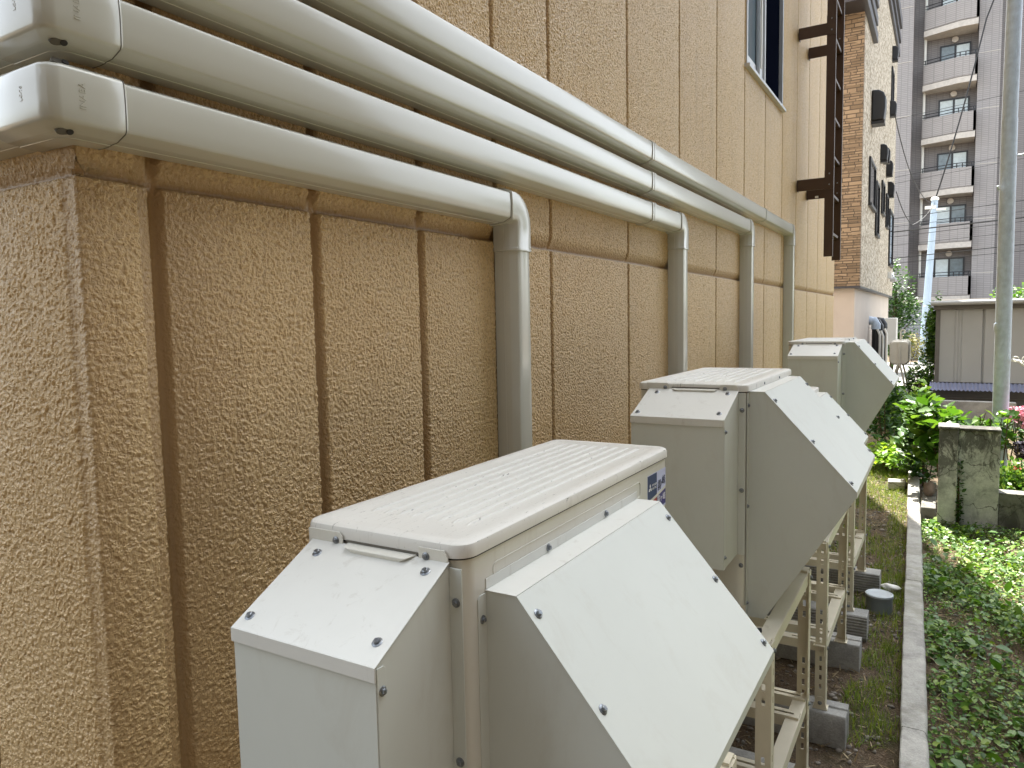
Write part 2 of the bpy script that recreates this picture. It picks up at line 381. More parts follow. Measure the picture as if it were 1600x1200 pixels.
def leaf_obj(name, P, size, mat, parent=None, up=.5):
    V = leaves(P, size, up); n = len(P)
    F = (TRI[None]+7*np.arange(n)[:, None, None]).reshape(-1, 3)
    return raw(name, V, F, mat, parent)
BLADE = np.array([(-.035, 0, 0), (.035, 0, 0), (-.025, .5, .03), (.025, .5, .03), (0, 1, -.12)])
def blade_obj(name, P, size, mat, parent=None, up=1.2, tpl=BLADE):
    V = leaves(P, size, up, tpl); n = len(P)
    F = (np.array([(0, 1, 3), (0, 3, 2), (2, 3, 4)])[None]+5*np.arange(n)[:, None, None]).reshape(-1, 3)
    return raw(name, V, F, mat, parent)
def blob_pts(c, r, n, clumps=14, cr_=.42, ground=None):
    """points spread through clumps inside an ellipsoid"""
    cc = rng.normal(0, 1, (clumps, 3)); cc /= np.linalg.norm(cc, axis=1)[:, None]; cc *= rng.uniform(.25, .85, (clumps, 1))
    k = rng.integers(0, clumps, n); q = rng.normal(0, 1, (n, 3)); q /= np.linalg.norm(q, axis=1)[:, None]; q *= rng.uniform(.4, 1, (n, 1))**.6*cr_
    P = (cc[k]+q*rng.uniform(.6, 1.25, clumps)[k][:, None])*np.array(r)+np.array(c)
    if ground is not None: P = P[P[:, 2] > ground]
    return P
# ------------------------------------------------------------------ setting: ground
def gnoise(x, y):
    return .012*math.sin(x*3.1+1)*math.cos(y*1.7)+.007*math.sin(x*9+y*7)+.004*math.sin(x*23-y*17)
g = MB(); gx = [-60, -20, -6, -2]+[-1+.07*i for i in range(44)]+[3, 6, 20, 60]; gy = [-20, -3, 0]+[.5+.1*i for i in range(130)]+[15, 20, 30, 60, 150]
for x in gx:
    for y in gy:
        g.v.append((x, y, -1.6+(gnoise(x, y) if -1.2 < x < 2.2 and 0 < y < 14 else -.01)))
ny = len(gy)
for i in range(len(gx)-1):
    for j in range(ny-1): g.f.append((i*ny+j, (i+1)*ny+j, (i+1)*ny+j+1, i*ny+j+1))
tag(g.build('ground', 'soil', smooth=True), kind='structure')
d = MB(); d.box(-14, 30, 17.2, 27.5, -1.62, -1.575); d.box(-.95, .1, 14.5, 17.2, -1.62, -1.577)
tag(d.build('driveway', 'asphalt'), kind='structure')
# kerb between the strip and the garden (slightly off the wall's direction)
def curbx(y): return -.0885-.031*(y-2.64)
KB = thing('concrete_curb', (curbx(5), 5, -1.6), 'long narrow pale concrete kerb running between the dirt strip and the leafy garden bed', 'kerb')
for ya_, yb_ in ((1.2, 2.93), (2.935, 4.63), (4.636, 6.34), (6.347, 8.42)):
    cb = MB(); rs = []; dx_ = random.uniform(-.0015, .0015); dz_ = random.uniform(-.002, .002); n = 26
    for i in range(n):
        y = ya_+(yb_-ya_)*i/(n-1); e_ = .004 if i in (0, n-1) else 0
        x0 = curbx(y)+dx_+random.uniform(-.0015, .0015)+e_; x1 = curbx(y)+dx_+.0895+random.uniform(-.0015, .0015)-e_; zt = -1.5+dz_+random.uniform(-.001, .001)-e_
        rs.append([(x0, y, -1.68), (x0, y, zt-.004), (x0+.004, y, zt), (x1-.014, y, zt), (x1-.006, y, zt-.004), (x1, y, zt-.016), (x1+.002, y, -1.68)])
    cb.rings(rs); cb.build('kerb_block', 'curb', KB, smooth=True)
# ------------------------------------------------------------------ tan building
bld = thing('tan_building', (-4, 4.5, -1.6), 'tan rough stucco building wall with vertical panel grooves and a horizontal joint', 'building')
CY = .565; YE = 8.4; ZT = 7.9
GR = [.683, .998, 1.315, 1.63, 1.94, 2.555, 3.16, 3.76, 4.35, 4.91, 5.48, 6.05, 6.62, 7.2, 7.8]
WY0, WY1, WZ0, WZ1 = 4.37, 5.44, 1.43, 2.75
def axis_breaks(lo, hi, grooves, w, extra=()):
    L = [(lo, 0), (hi, 0)]+[(e, 0) for e in extra]
    for c, ww in [(c, w(c)) for c in grooves]:
        L += [(c-ww/2-.004, 0), (c-ww/2, 0.05), (c-ww*.28, .9), (c, 1), (c+ww*.28, .9), (c+ww/2, .05), (c+ww/2+.004, 0)]
    L = sorted(L); out = [L[0]]
    for q in L[1:]:
        if q[0]-out[-1][0] > .0008: out.append(q)
    return out
def fillgaps(L, step):
    out = []
    for a, b in zip(L, L[1:]):
        out.append(a); n = int((b[0]-a[0])/step)
        for i in range(1, n+1):
            t = a[0]+(b[0]-a[0])*i/(n+1); out.append((t, 0))
    return out+[L[-1]]
ysb = [q_ for q_ in axis_breaks(CY+.006, YE, GR[1:], lambda c: .012 if c < .7 else (.026 if c < 1.4 else .018), (WY0, WY1)) if True]
ysb = sorted(ysb+[(.650, 0), (.654, .10), (.666, .30), (.672, .5), (.677, 1), (.687, 1), (.692, .1), (.695, 0)])
ysb = [((y_, .22*w_) if y_ < .62 else (y_, w_)) for y_, w_ in ysb]
ysb = fillgaps(ysb, .25)
zsb = fillgaps(sorted([(-1.7, 0), (ZT, 0), (WZ0, 0), (WZ1, 0), (.202, 0), (.206, .08), (.2095, .95), (.214, 1), (.219, .75), (.236, .28), (.246, .05), (.251, 0)]), .3)
xsb = fillgaps(sorted(axis_breaks(-7.0, -1-.006, [-1.35, -1.7], lambda c: .03)+[(-1.042, 0), (-1.036, .16), (-1.022, .22), (-1.016, .05)]), .3)
wv, wf, wg = [], [], []
DG = .014
cols = []     # columns across the L: side face (x from -7 to -1), rounded corner, front face
for x, w_ in xsb: cols.append(('s', x, w_))
for a in (22, 45, 68): cols.append(('c', a, 0))
for y, w_ in ysb: cols.append(('f', y, w_))
for kind, t, w_ in cols:
    for z, wz in zsb:
        gw = max(w_, wz); dd = DG*gw
        if kind == 's': p = (t, CY+dd, z)
        elif kind == 'f': p = (-1-dd, t, z)
        else:
            a = math.radians(t); c_ = (-1-.006, CY+.006); r_ = .006-dd; p = (c_[0]+r_*math.sin(a), c_[1]-r_*math.cos(a), z)
        wv.append(p); near = (kind == 'c') or (kind == 'f' and t < CY+.020) or (kind == 's' and t > -1.040)
        wg.append(max(gw, .38 if near else 0, .5 if (kind == 'f' and .652 < t < .70) else 0))
nz = len(zsb)
for i in range(len(cols)-1):
    for j in range(nz-1):
        if cols[i][0] == 'f' and cols[i+1][0] == 'f':
            ym = (cols[i][1]+cols[i+1][1])/2; zm = (zsb[j][0]+zsb[j+1][0])/2
            if WY0 < ym < WY1 and WZ0 < zm < WZ1: continue
        wf.append((i*nz+j, (i+1)*nz+j, (i+1)*nz+j+1, i*nz+j+1))
wo = raw('wall', wv, wf, 'wall', bld, True)
at = wo.data.attributes.new('groove', 'FLOAT', 'POINT'); at.data.foreach_set('value', np.array(wg, dtype=np.float32))
sm = wo.modifiers.new('subdivision', 'SUBSURF'); sm.subdivision_type = 'SIMPLE'; sm.levels = 0; sm.render_levels = 1
try: wo.cycles.use_adaptive_subdivision = True
except Exception as e: print('adaptive', e)
q = MB(); q.box(-7, -1.08, CY+.05, WY0-.06, -1.6, ZT-.02); q.box(-7, -1.08, WY1+.06, YE-.01, -1.6, ZT-.02); q.box(-7, -1.08, WY0-.06, WY1+.06, -1.6, WZ0-.06); q.box(-7, -1.08, WY0-.06, WY1+.06, WZ1+.06, ZT-.02); q.box(-7, -1.35, WY0-.06, WY1+.06, WZ0-.06, WZ1+.06)
q.box(-1.08, -1.005, YE-.012, YE+.0, -1.6, ZT-.02)
q.build('core', 'mortar', bld)
q = MB(); q.box(-7.1, -.9, CY-.1, YE+.1, ZT, ZT+.22); q.build('roof', 'eave', bld)
# window with aluminium frame
wi = MB(); f = .022
wi.box(-1.09, -.992, WY0, WY0+f, WZ0, WZ1); wi.box(-1.09, -.992, WY1-f, WY1, WZ0, WZ1); wi.box(-1.09, -.992, WY0+f, WY1-f, WZ0, WZ0+f); wi.box(-1.09, -.992, WY0+f, WY1-f, WZ1-f, WZ1)
wi.box(-1.06, -1.0, 4.88, 4.905, WZ0+f, WZ1-f); wi.box(-1.01, -.992, 4.70, 4.745, WZ0+f, WZ1-f)
wfo = wi.build('window', 'alu', bld, .003)
q = MB(); q.box(-1.09, -.972, WY0-.02, WY1+.015, WZ0-.022, WZ0-.002); q.build('sill', 'alu', wfo, .003)
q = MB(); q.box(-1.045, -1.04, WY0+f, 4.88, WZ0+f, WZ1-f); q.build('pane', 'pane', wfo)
q = MB()
for y0, y1 in ((WY0+f, WY0+f+.05), (4.80, 4.88)): q.box(-1.038, -1.012, y0, y1, WZ0+f, WZ1-f)
q.box(-1.038, -1.012, WY0+f+.05, 4.80, WZ0+f, WZ0+f+.06); q.build('sash', 'alu', wfo, .002)
q = MB(); q.box(-1.02, -1.014, 4.93, WY1-f-.02, WZ0+f+.02, WZ1-f); q.build('insect_screen', 'screen', wfo)
q = MB(); q.box(-1.03, -1.01, 4.905, 4.93, WZ0+f, WZ1-f); q.box(-1.03, -1.01, 4.93, WY1-f, WZ0+f, WZ0+f+.02); q.build('screen_frame', 'alu', wfo, .002)
q = MB(); q.box(-.992, -.985, 4.713, 4.732, 1.5, 1.9); q.build('handle', 'white', wfo, .002)
# ------------------------------------------------------------------ duct covers
HALF = [(.0428, .0), (.0428, .013), (.0418, .024), (.0410, .0244), (.0396, .0385), (.0390, .0400), (.0322, .0548), (.0310, .0566), (.0290, .0580), (.0265, .0588), (.0100, .0598), (.0, .0600)]
HALF = [(u, d*1.07) for u, d in HALF]
PROF = [(u, d) for u, d in HALF]+[(-u, d) for u, d in HALF[-2::-1]]
def prof(s=1.0, o=0.0): return [(u*s+(o if u > 0 else (-o if u < 0 else 0)), d*s+o*(d > .001)) for u, d in PROF]
def ringF(y, zc, pr): return [(-1+d, y, zc+u) for u, d in pr]
def ringS(x, zc, pr): return [(x, CY-d, zc+u) for u, d in pr]
def ringV(z, yc, pr): return [(-1+d, yc+u, z) for u, d in pr]
def capsule(c, au, av, ru, rv, th, name, par, mat='dark', n=14):
    au, av = Vector(au).normalized(), Vector(av).normalized(); nn = au.cross(av); q = MB()
    q.rings([[Vector(c)+ru*math.cos(2*math.pi*i/n)*au+rv*math.sin(2*math.pi*i/n)*av+nn*t for i in range(n)] for t in (-th, th)])
    return q.build(name, mat, par, smooth=True)
def text_mesh(body, size, mat, par, origin, ax, ay, name='lettering', ext=.0003, align='LEFT'):
    cu_ = bpy.data.curves.new(name, 'FONT'); cu_.body = body; cu_.size = size; cu_.extrude = ext/size*1 if False else ext; cu_.align_x = align; cu_.resolution_u = 3
    o = bpy.data.objects.new(name, cu_); COL.objects.link(o); bpy.context.view_layer.update()
    me = bpy.data.meshes.new_from_object(o.evaluated_get(bpy.context.evaluated_depsgraph_get())); COL.objects.unlink(o); bpy.data.objects.remove(o)
    ax, ay = Vector(ax), Vector(ay); az = ax.cross(ay)
    mm = Matrix.Identity(4)
    off = Vector(origin)+Vector((0, 0, H0))-wloc(par)
    for i in range(3): mm[i][0], mm[i][1], mm[i][2], mm[i][3] = ax[i], ay[i], az[i], off[i]
    me.transform(mm); me.materials.clear(); me.materials.append(M[mat])
    t = bpy.data.objects.new(name, me); COL.objects.link(t); t.parent = par; return t
DLAB = ['lowest ivory duct cover on the tan wall, turning down behind the nearest outdoor unit',
        'second ivory duct cover from the bottom, turning down behind the second unit lid',
        'third ivory duct cover from the bottom, its drop just left of the farthest one',
        'topmost ivory duct cover on the wall, dropping farthest away beside the farthest unit']
ZC = [.291, .399, .509, .618]; YD = [1.665, 3.045, 4.30, 5.62]
JOINTS = [[], [2.655], [2.655], [2.655, 4.66]]; ZEND = [-.9, -.85, -.95, -.8]
for k in range(4):
    zc, yd = ZC[k], YD[k]
    D = thing('duct_cover', (-1, (CY+yd)/2, zc), DLAB[k], 'duct cover', 'ivory duct covers along the wall')
    p0 = prof()
    R_ = .046
    cuts = [CY+.037]+JOINTS[k]+[yd-R_-.0]
    for a, b in zip(cuts, cuts[1:]):
        q = MB(); q.rings([ringF(a, zc, p0), ringF(b, zc, p0)]); q.build('channel', 'duct', D, smooth=True)
    q = MB(); q.rings([ringS(-3.2, zc, p0), ringS(-1.078, zc, p0)]); q.build('channel', 'duct', D, smooth=True)
    for s_ in (1, -1):           # snap line along the channel
        q = MB(); q.box(-1+.0368, -1+.0388, CY+.04, yd-R_, zc+s_*.0382-.0009, zc+s_*.0382+.0009)
        q.build('snap_ridge', 'duct', D)
    # corner piece
    pc = prof(1.0, .0028); rs = []
    rs.append(ringS(-1.079, zc, prof(1, .001))); rs.append(ringS(-1.075, zc, pc)); rs.append(ringS(-1.0, zc, pc))
    for tt, c_ in ((0, .024), (.12, .014), (.5, .0), (.88, .014), (1, .024)):
        r_ = []
        for u, d in pc:
            mx, my = -1+d, CY-d                  # mitre point, cut back to a chamfer
            e = min(.020, d)
            a1 = Vector((mx-e, my, zc+u)); a2 = Vector((mx, my+e, zc+u)); mid = a1.lerp(a2, tt); 
            r_.append(mid+Vector((.004, -.004, 0))*(4*tt*(1-tt))*(d > .02))
        rs.append(r_)
    rs += [ringF(CY+.0, zc, pc), ringF(CY+.034, zc, pc), ringF(CY+.038, zc, prof(1, .001))]
    q = MB(); q.rings(rs); co = q.build('corner_elbow', 'duct', D, smooth=True, ang=33)
    for s_ in (1, -1):
        rc = capsule((-1+.045, CY-.036, zc+s_*.0405), (.35, .95, -s_*.25), (.5, -.3, -s_*.8), .0095, .0048, .0032, 'screw_recess', co, 'seam')
        capsule((-1+.047, CY-.030, zc+s_*.041), (.35, .95, -s_*.25), (.5, -.3, -s_*.8), .0042, .0036, .0034, 'recess_dark_end', rc, 'dark')  # near-black disc for the dark inner end of the recess
    if k < 2:     # raised maker's name
        text_mesh('INABA', .0115, 'duct', co, (-1+.0670, CY-.018, zc-.016), (0, 0, 1), (0, -1, 0), 'lettering', .0005)
        text_mesh('LC-70', .0075, 'duct', co, (-.985, CY-.0670, zc-.008), (0, 0, 1), (-1, 0, 0), 'lettering', .0005)
    q = MB(); q.rings([ringF(CY+.0335, zc, prof(1, .0031)), ringF(CY+.0347, zc, prof(1, .0031))]); q.build('seam', 'seam', co, smooth=True)
    # couplers
    for yj in JOINTS[k]:
        pj = prof(1, .0022); q = MB(); q.rings([ringF(yj-.021, zc, p0), ringF(yj-.020, zc, pj), ringF(yj-.003, zc, pj), ringF(yj-.002, zc, p0), ringF(yj+.002, zc, p0), ringF(yj+.003, zc, pj), ringF(yj+.024, zc, pj), ringF(yj+.025, zc, p0)])
        j = q.build('joint_cover', 'duct', D, smooth=True)
        q = MB(); q.rings([ringF(yj-.0195, zc, prof(1, .0026)), ringF(yj-.0180, zc, prof(1, .0026))]); q.build('seam', 'seam', j, smooth=True)
    # down elbow
    pe = prof(1.0, .0035); rs = [ringF(yd-R_-.016, zc, prof(1, .001)), ringF(yd-R_-.014, zc, pe)]
    for i in range(0, 13):
        a = math.pi/2*i/12; cyy, czz = yd-R_, zc-R_
        r_ = []
        for u, d in pe:
            rr = R_+u; r_.append((-1+d, cyy+rr*math.sin(a), czz+rr*math.cos(a)))
        rs.append(r_)
    rs += [ringV(zc-R_-.055, yd, pe), ringV(zc-R_-.057, yd, prof(1, .0045)), ringV(zc-R_-.063, yd, prof(1, .0045)), ringV(zc-R_-.064, yd, prof(1, .001))]
    q = MB(); q.rings(rs); e = q.build('down_elbow', 'duct', D, smooth=True, ang=33)
    capsule((-1+.052, yd-.0335, zc-R_-.016), (-.2, -.4, 1), (1, -.8, 0), .011, .004, .003, 'screw_recess', e)
    q = MB(); q.rings([ringF(yd-R_-.0185, zc, prof(1, .0004)), ringF(yd-R_-.016, zc, prof(1, .0004))]); q.build('seam', 'seam', e, smooth=True)
    q = MB(); q.rings([ringV(zc-R_-.06, yd, p0), ringV(ZEND[k], yd, p0)]); q.build('drop_channel', 'duct', D, smooth=True)
    q = MB(); q.box(-1+.0368, -1+.0385, yd-.0391, yd-.0374, ZEND[k], zc-R_-.064); q.build('snap_ridge', 'seam', D)
# ------------------------------------------------------------------ bolts
def bolt_mesh():
    q = MB(); n = 14
    q.rings([[(r*math.cos(2*math.pi*i/n), r*math.sin(2*math.pi*i/n), z) for i in range(n)] for r, z in ((.0078, 0), (.0078, .0012), (.0066, .0018), (.0050, .0022))])
    q.rings([[(r*math.cos(2*math.pi*i/6), r*math.sin(2*math.pi*i/6), z) for i in range(6)] for r, z in ((.0048, .002), (.0048, .0052), (.0038, .006))])
    q.box(-.0028, .0028, -.0005, .0005, .0058, .0063); q.box(-.0005, .0005, -.0028, .0028, .0058, .00635)
    me = bpy.data.meshes.new('bolt'); me.from_pydata(q.v, [], q.f); b = bmesh.new(); b.from_mesh(me); bmesh.ops.recalc_face_normals(b, faces=b.faces); b.to_mesh(me); b.free()
    me.materials.append(M['bolt']); return me
BOLT = bolt_mesh()
def bolt(par, p, n, s=1.0):
    o = bpy.data.objects.new('bolt', BOLT); COL.objects.link(o); o.parent = par
    n = Vector(n).normalized()
    qn = n.to_track_quat('Z', 'Y') @ Vector((0, 0, 1)).rotation_difference(Vector((0, 0, 1)))
    o.rotation_euler = (qn.to_matrix() @ Matrix.Rotation(random.uniform(0, 3), 3, 'Z')).to_euler()
    o.scale = (s*.88, s*.88, s*.88)
    o.location = Vector(p)+Vector((0, 0, H0))-wloc(par); return o
# ------------------------------------------------------------------ outdoor units
def rrect(x0, x1, y0, y1, r, n=6):
    P = []
    for cx, cy_, a0 in ((x1-r, y1-r, 0), (x0+r, y1-r, 90), (x0+r, y0+r, 180), (x1-r, y0+r, 270)):
        for i in range(n+1):
            a = math.radians(a0+90*i/n); P.append((cx+r*math.cos(a), cy_+r*math.sin(a)))
    return P
def unit(label, x0, x1, y0, y1, zl, H, hood, box, sticker=False):
    """x0 wall side, x1 front; zl lid top; hood=(ya,yb, zc, xc, xt, zt, xb, zb); box=(xl, xr, yb, ztop, zbend, zbot)"""
    U = thing('outdoor_unit', ((x0+x1)/2, (y0+y1)/2, zl-H), label, 'air conditioner', 'outdoor air conditioner units')
    zb = zl-H; rim = .019
    bx0, bx1, by0, by1 = x0+.004, x1-.004, y0+.004, y1-.004
    pr = rrect(bx0, bx1, by0, by1, .024)
    q = MB(); q.rings([[(a, b, z) for a, b in pr] for z in (zb+.02, zl-rim+.004)])
    q.box(bx0+.02, bx1-.01, y0+.12, y0+.16, zb, zb+.021); q.box(bx0+.02, bx1-.01, y1-.16, y1-.12, zb, zb+.021)
    body = q.build('body', 'unit', U, smooth=True)
    # long embossed recess outline under the lid
    e0, e1, ez = hood[0]+.02, hood[1]+.02, zl-rim-.032
    q = MB(); pts = []
    for cy_, cz_, a0 in ((e1-.008, ez+.008-.008, 0), (e0+.008, ez, 90), (e0+.008, ez-.014, 180), (e1-.008, ez-.014, 270)):
        for i in range(5):
            a = math.radians(a0+22.5*i); pts.append(Vector((bx1+.0002, cy_+.008*math.cos(a), cz_+.008*math.sin(a))))
    q.tube(pts+[pts[0]], .0011, 6); q.build('embossed_outline', 'unit', U, smooth=True)
    # lid with raised ribs
    q = MB(); lr = []
    for ins, z, r in ((.0, zl-rim, .026), (0, zl-.007, .026), (.0018, zl-.0022, .025), (.006, zl, .022), (.022, zl+.0006, .018), (.027, zl-.0018, .014)):
        lr.append([(a, b, z) for a, b in rrect(x0+ins, x1-ins, y0+ins, y1-ins, r)])
    q.rings(lr)
    L_ = x1-x0
    lid = q.build('lid', 'unit_top', U, smooth=True)
    q = MB(); nr = 8
    for i in range(nr):
        xc = x0+.055+(L_-.11)*i/(nr-1); ya, yb_ = y0+.10, y1-.06
        q.rings([[(xc-.0032, y, zl-.0024), (xc-.0014, y, zl+hh), (xc+.0012, y, zl+hh), (xc+.0030, y, zl-.0024)] for y, hh in ((ya-.016, -.0021), (ya, .0012), (yb_, .0012), (yb_+.016, -.0021))])
    rb = q.build('rib', 'unit_top', lid, smooth=True)
    # dark band standing in for the shadow gap under the lid
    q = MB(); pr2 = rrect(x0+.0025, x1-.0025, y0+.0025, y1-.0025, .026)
    q.rings([[(a, b, z) for a, b in pr2] for z in (zl-rim-.003, zl-rim+.001)]); q.build('lid_shadow_gap', 'dark', lid)
    # near end: mounting tabs and grab handle under the lid
    xl, xr, ybx, zt, zbn, zbo = box
    w = xr-xl
    tab = MB(); tab.prism([(xl-.008, zt-.010), (xl+.056, zt-.010), (xl+.056, zt+.010), (xl+.050, zt+.016), (xl-.008, zt+.016)], 1, y0-.0035, y0-.0015)
    tab2 = MB(); tab2.prism([(xr-.046, zt-.010), (xr-.0, zt-.010), (xr-.0, zt+.007), (xr-.006, zt+.015), (xr-.046, zt+.015)], 1, y0-.0035, y0-.0015)
    sh = MB(); T = .0012
    # side hood: front plate, cheeks, sloping top
    sh.box(xl, xr, ybx, ybx+T, zbo, zbn-.002)
    for xx in (xl, xr-T):
        sh.prism([(ybx+T, zbo), (y0, zbo+(-.0)), (y0, zt-.002), (ybx+T, zbn)], 0, xx, xx+T)
    SH = sh.build('side_hood', 'hood', U, .0008)
    tp = MB(); 
    sl_ = Vector((0, ybx-y0, zbn-zt)).normalized(); nn = Vector((0, sl_.z, -sl_.y)); nn = nn if nn.z > 0 else -nn
    A = [Vector((xl-.0015, y0-.001, zt)), Vector((xr+.0015, y0-.001, zt)), Vector((xr+.0015, ybx-.0015, zbn)), Vector((xl-.0015, ybx-.0015, zbn))]
    tp.add([p for p in A]+[p+nn*.0014 for p in A], [(0, 1, 2, 3), (4, 5, 6, 7), (0, 1, 5, 4), (1, 2, 6, 5), (2, 3, 7, 6), (3, 0, 4, 7)])
    tp.box(xl-.0015, xr+.0015, ybx-.0032, ybx-.0015, zbn-.017, zbn+.0012)
    TP = tp.build('sloping_cover', 'hoodtop', SH, .0008)
    tb = tab.build('mounting_tab', 'unit', U, .0006)
    tb2 = tab2.build('mounting_tab', 'unit', U, .0006)
    bolt(tb, (xl+.044, y0-.0036, zt+.004), (0, -1, 0), .8); bolt(tb2, (xr-.034, y0-.0036, zt+.004), (0, -1, 0), .8)
    dn = (y0-ybx)
    for fx, ff in ((.028, .16), (w-.022, .14), (.012, .88), (w-.018, .82)):
        p = Vector((xl+fx, y0-dn*ff, zt+(zbn-zt)*ff))+nn*.0014
        bolt(TP, p, nn)
    hd = MB(); xm = xl+.062; xn = xr-.050
    hd.add([(xm, y0, zt+.003), (xn, y0, zt+.003), (xn-.008, y0-.017, zt+.0005), (xm+.008, y0-.017, zt+.0005),
            (xm, y0, zt-.006), (xn, y0, zt-.006), (xn-.020, y0-.015, zt-.006), (xm+.024, y0-.015, zt-.006)],
           [(0, 1, 2, 3), (4, 5, 6, 7), (0, 1, 5, 4), (1, 2, 6, 5), (2, 3, 7, 6), (3, 0, 4, 7)])
    hd.build('handle', 'unit', U, .0015, seg=3)
    q = MB(); q.box(xm-.001, xn+.001, y0-.0012, y0+.001, zt+.0035, zt+.006); q.build('handle_gap', 'seam', U)
    # flanges: on the cheek and on the body corner
    fl = MB(); fl.prism([(ybx+.001, zbo), (ybx+.016, zbo), (ybx+.016, zbn-.006), (ybx+.012, zbn-.002), (ybx+.001, zbn-.002)], 0, xr, xr+.0014)
    F1 = fl.build('cheek_flange', 'hood', SH, .0005); 
    for z in (zbn-.03, zbo+.03): bolt(F1, (xr+.0014, ybx+.009, z), (1, 0, 0), .85)
    fl = MB(); fl.box(xr, xr+.019, y0-.0016, y0+.0002, zbo, zt-.006); F2 = fl.build('end_flange', 'hood', SH, .0005)
    for z in (zt-.05, zt-.26, zt-.46): bolt(F2, (xr+.010, y0-.0016, z), (0, -1, 0), .9)
    # front hood
    ya, yb_, zc, xc, xt, ztp, xb, zhb = hood
    fx = bx1
    poly = [(fx, zc), (xc, zc), (xt, ztp), (xt, ztp-.014), (xb, zhb), (fx, zhb)]
    FH = MB(); FH.prism(poly, 1, ya, ya+T); FHo = FH.build('front_hood', 'hood', U, .0006)
    FH = MB(); FH.prism(poly, 1, yb_-T, yb_); FH.build('far_cheek', 'hood', FHo, .0006)
    q = MB(); q.box(fx, xc, ya-.0012, yb_+.0012, zc, zc+.0014); q.box(fx, fx+.0014, ya+.0, yb_, zc+.0014, zc+.016)
    FT = q.build('top_shelf', 'hoodtop', FHo, .0005)
    for t in (.32, .72): bolt(FT, (fx+.0014, ya+(yb_-ya)*t, zc+.009), (1, 0, 0), .9)
    sn = Vector((zc-ztp, 0, xt-xc)).normalized()
    A = [Vector((xc, ya-.0014, zc)), Vector((xc, yb_+.0014, zc)), Vector((xt, yb_+.0014, ztp)), Vector((xt, ya-.0014, ztp))]
    q = MB(); q.add([p for p in A]+[p+sn*.0014 for p in A], [(0, 1, 2, 3), (4, 5, 6, 7), (0, 1, 5, 4), (1, 2, 6, 5), (2, 3, 7, 6), (3, 0, 4, 7)])
    q.box(xt, xt+.0014, ya-.0014, yb_+.0014, ztp-.016, ztp+.0008)
    P_ = q.build('front_plate', 'hood', FHo, .0006)
    for f_ in (.10, .52, .93):
        for yy in (ya+.016, yb_-.016):
            bolt(P_, Vector((xc, yy, zc)).lerp(Vector((xt, yy, ztp)), f_)+sn*.0014, sn)
    q = MB(); zf = zc-.002
    q.prism([(ya-.020, zhb), (ya, zhb), (ya, zf), (ya-.016, zf), (ya-.020, zf-.004)], 0, fx+.0001, fx+.0015)
    F3 = q.build('hood_flange', 'hood', FHo, .0005)
    for z in (zc-.035, (zc+zhb)/2, zhb+.04): bolt(F3, (fx+.0015, ya-.010, z), (1, 0, 0), .85)
    # fan grille behind the hood
    q = MB(); cy_, cz_ = (ya+yb_)/2, zl-H*.5
    for r in (.06, .11, .16, .21):
        pts = [(fx+.008, cy_+r*math.cos(2*math.pi*i/28), cz_+r*math.sin(2*math.pi*i/28)) for i in range(29)]; q.tube(pts, .0025, 5)
    q.build('fan_grille', 'unit', U)
    return U
U1 = unit('nearest outdoor unit, largest in view, with a small blue sticker on its face', -.786, -.505, .734, 1.53, -.276, .615,
     (.785, 1.335, -.350, -.462, -.250, -.600, -.47, -.87), (-.762, -.529, .590, -.300, -.376, -.72))
U2 = unit('second outdoor unit from the camera, with the bare steel shelf sticking out below its hood', -.729, -.430, 1.92, 2.58, -.172, .61,
     (1.955, 2.50, -.193, -.394, -.1735, -.434, -.39, -.797), (-.69, -.452, 1.775, -.188, -.247, -.62))
U3 = unit('third outdoor unit, lower lid, mostly hidden behind the second one', -.76, -.472, 2.87, 3.53, -.316, .50,
     (2.93, 3.47, -.336, -.435, -.268, -.520, -.42, -.76), (-.73, -.495, 2.74, -.328, -.39, -.68))
U4 = unit('farthest outdoor unit, topmost in view, standing before the weeds', -.73, -.443, 4.2, 4.88, -.132, .64,
     (4.24, 4.80, -.141, -.401, -.214, -.362, -.405, -.735), (-.695, -.456, 4.02, -.150, -.203, -.58))
# sticker on the nearest unit
sx = -.505-.004+.0003
st = thing('sticker_tmp', (sx, 1.45, -.33), None, None) if False else None
def quad(name, pts, mat, par): q = MB(); q.plate([(sx, y, z) for y, z in pts], .0003); return q.build(name, mat, par)
sy0, sy1, sz1, sz0 = 1.398, 1.508, -.318, -.398
q = MB(); q.box(sx-.0002, sx, sy0-.001, sy1+.001, sz0-.001, sz1+.001); stk = q.build('sticker', 'lav', U1)
ym = sy0+(sy1-sy0)*.5; zm = sz0+.030
def flat(name, pts, mat, off):
    q = MB(); q.plate([(sx+off, y, z) for y, z in pts], .0002); return q.build(name, mat, stk)
flat('navy_field', [(sy0, sz1), (sy0, zm-.002), (ym, zm+.004), (ym, sz1)], 'navy', .0001)
flat('plain_field', [(sy0, zm-.002), (sy0, zm-.008), (ym, zm-.002), (ym, zm+.004)], 'unit', .0001)
flat('plain_field', [(ym, zm+.004), (ym, zm-.002), (sy1, zm+.006), (sy1, zm+.012)], 'unit', .0001)
flat('violet_field', [(ym, zm-.002), (ym, sz0), (sy1, sz0+.004), (sy1, zm+.006)], 'violet', .0001)
flat('red_field', [(sy0, zm-.008), (sy0, sz0), (ym, sz0), (ym, zm-.002)], 'red', .0001)
YD_, ZU = (0, 1, 0), (0, 0, 1)
def diamond(cy_, cz_, a): 
    pts = []
    d1 = Vector((math.cos(a), math.sin(a)))*.010; d2 = Vector((-math.sin(a), math.cos(a)))*.0035
    c0 = Vector((cy_, cz_)); pts = [c0, c0+d1*.5-d2, c0+d1, c0+d1*.5+d2]
    flat('emblem', [tuple(p) for p in pts], 'paper', .0004)
for a in (90, 210, 330): diamond(sy0+.014, -.345, math.radians(a))
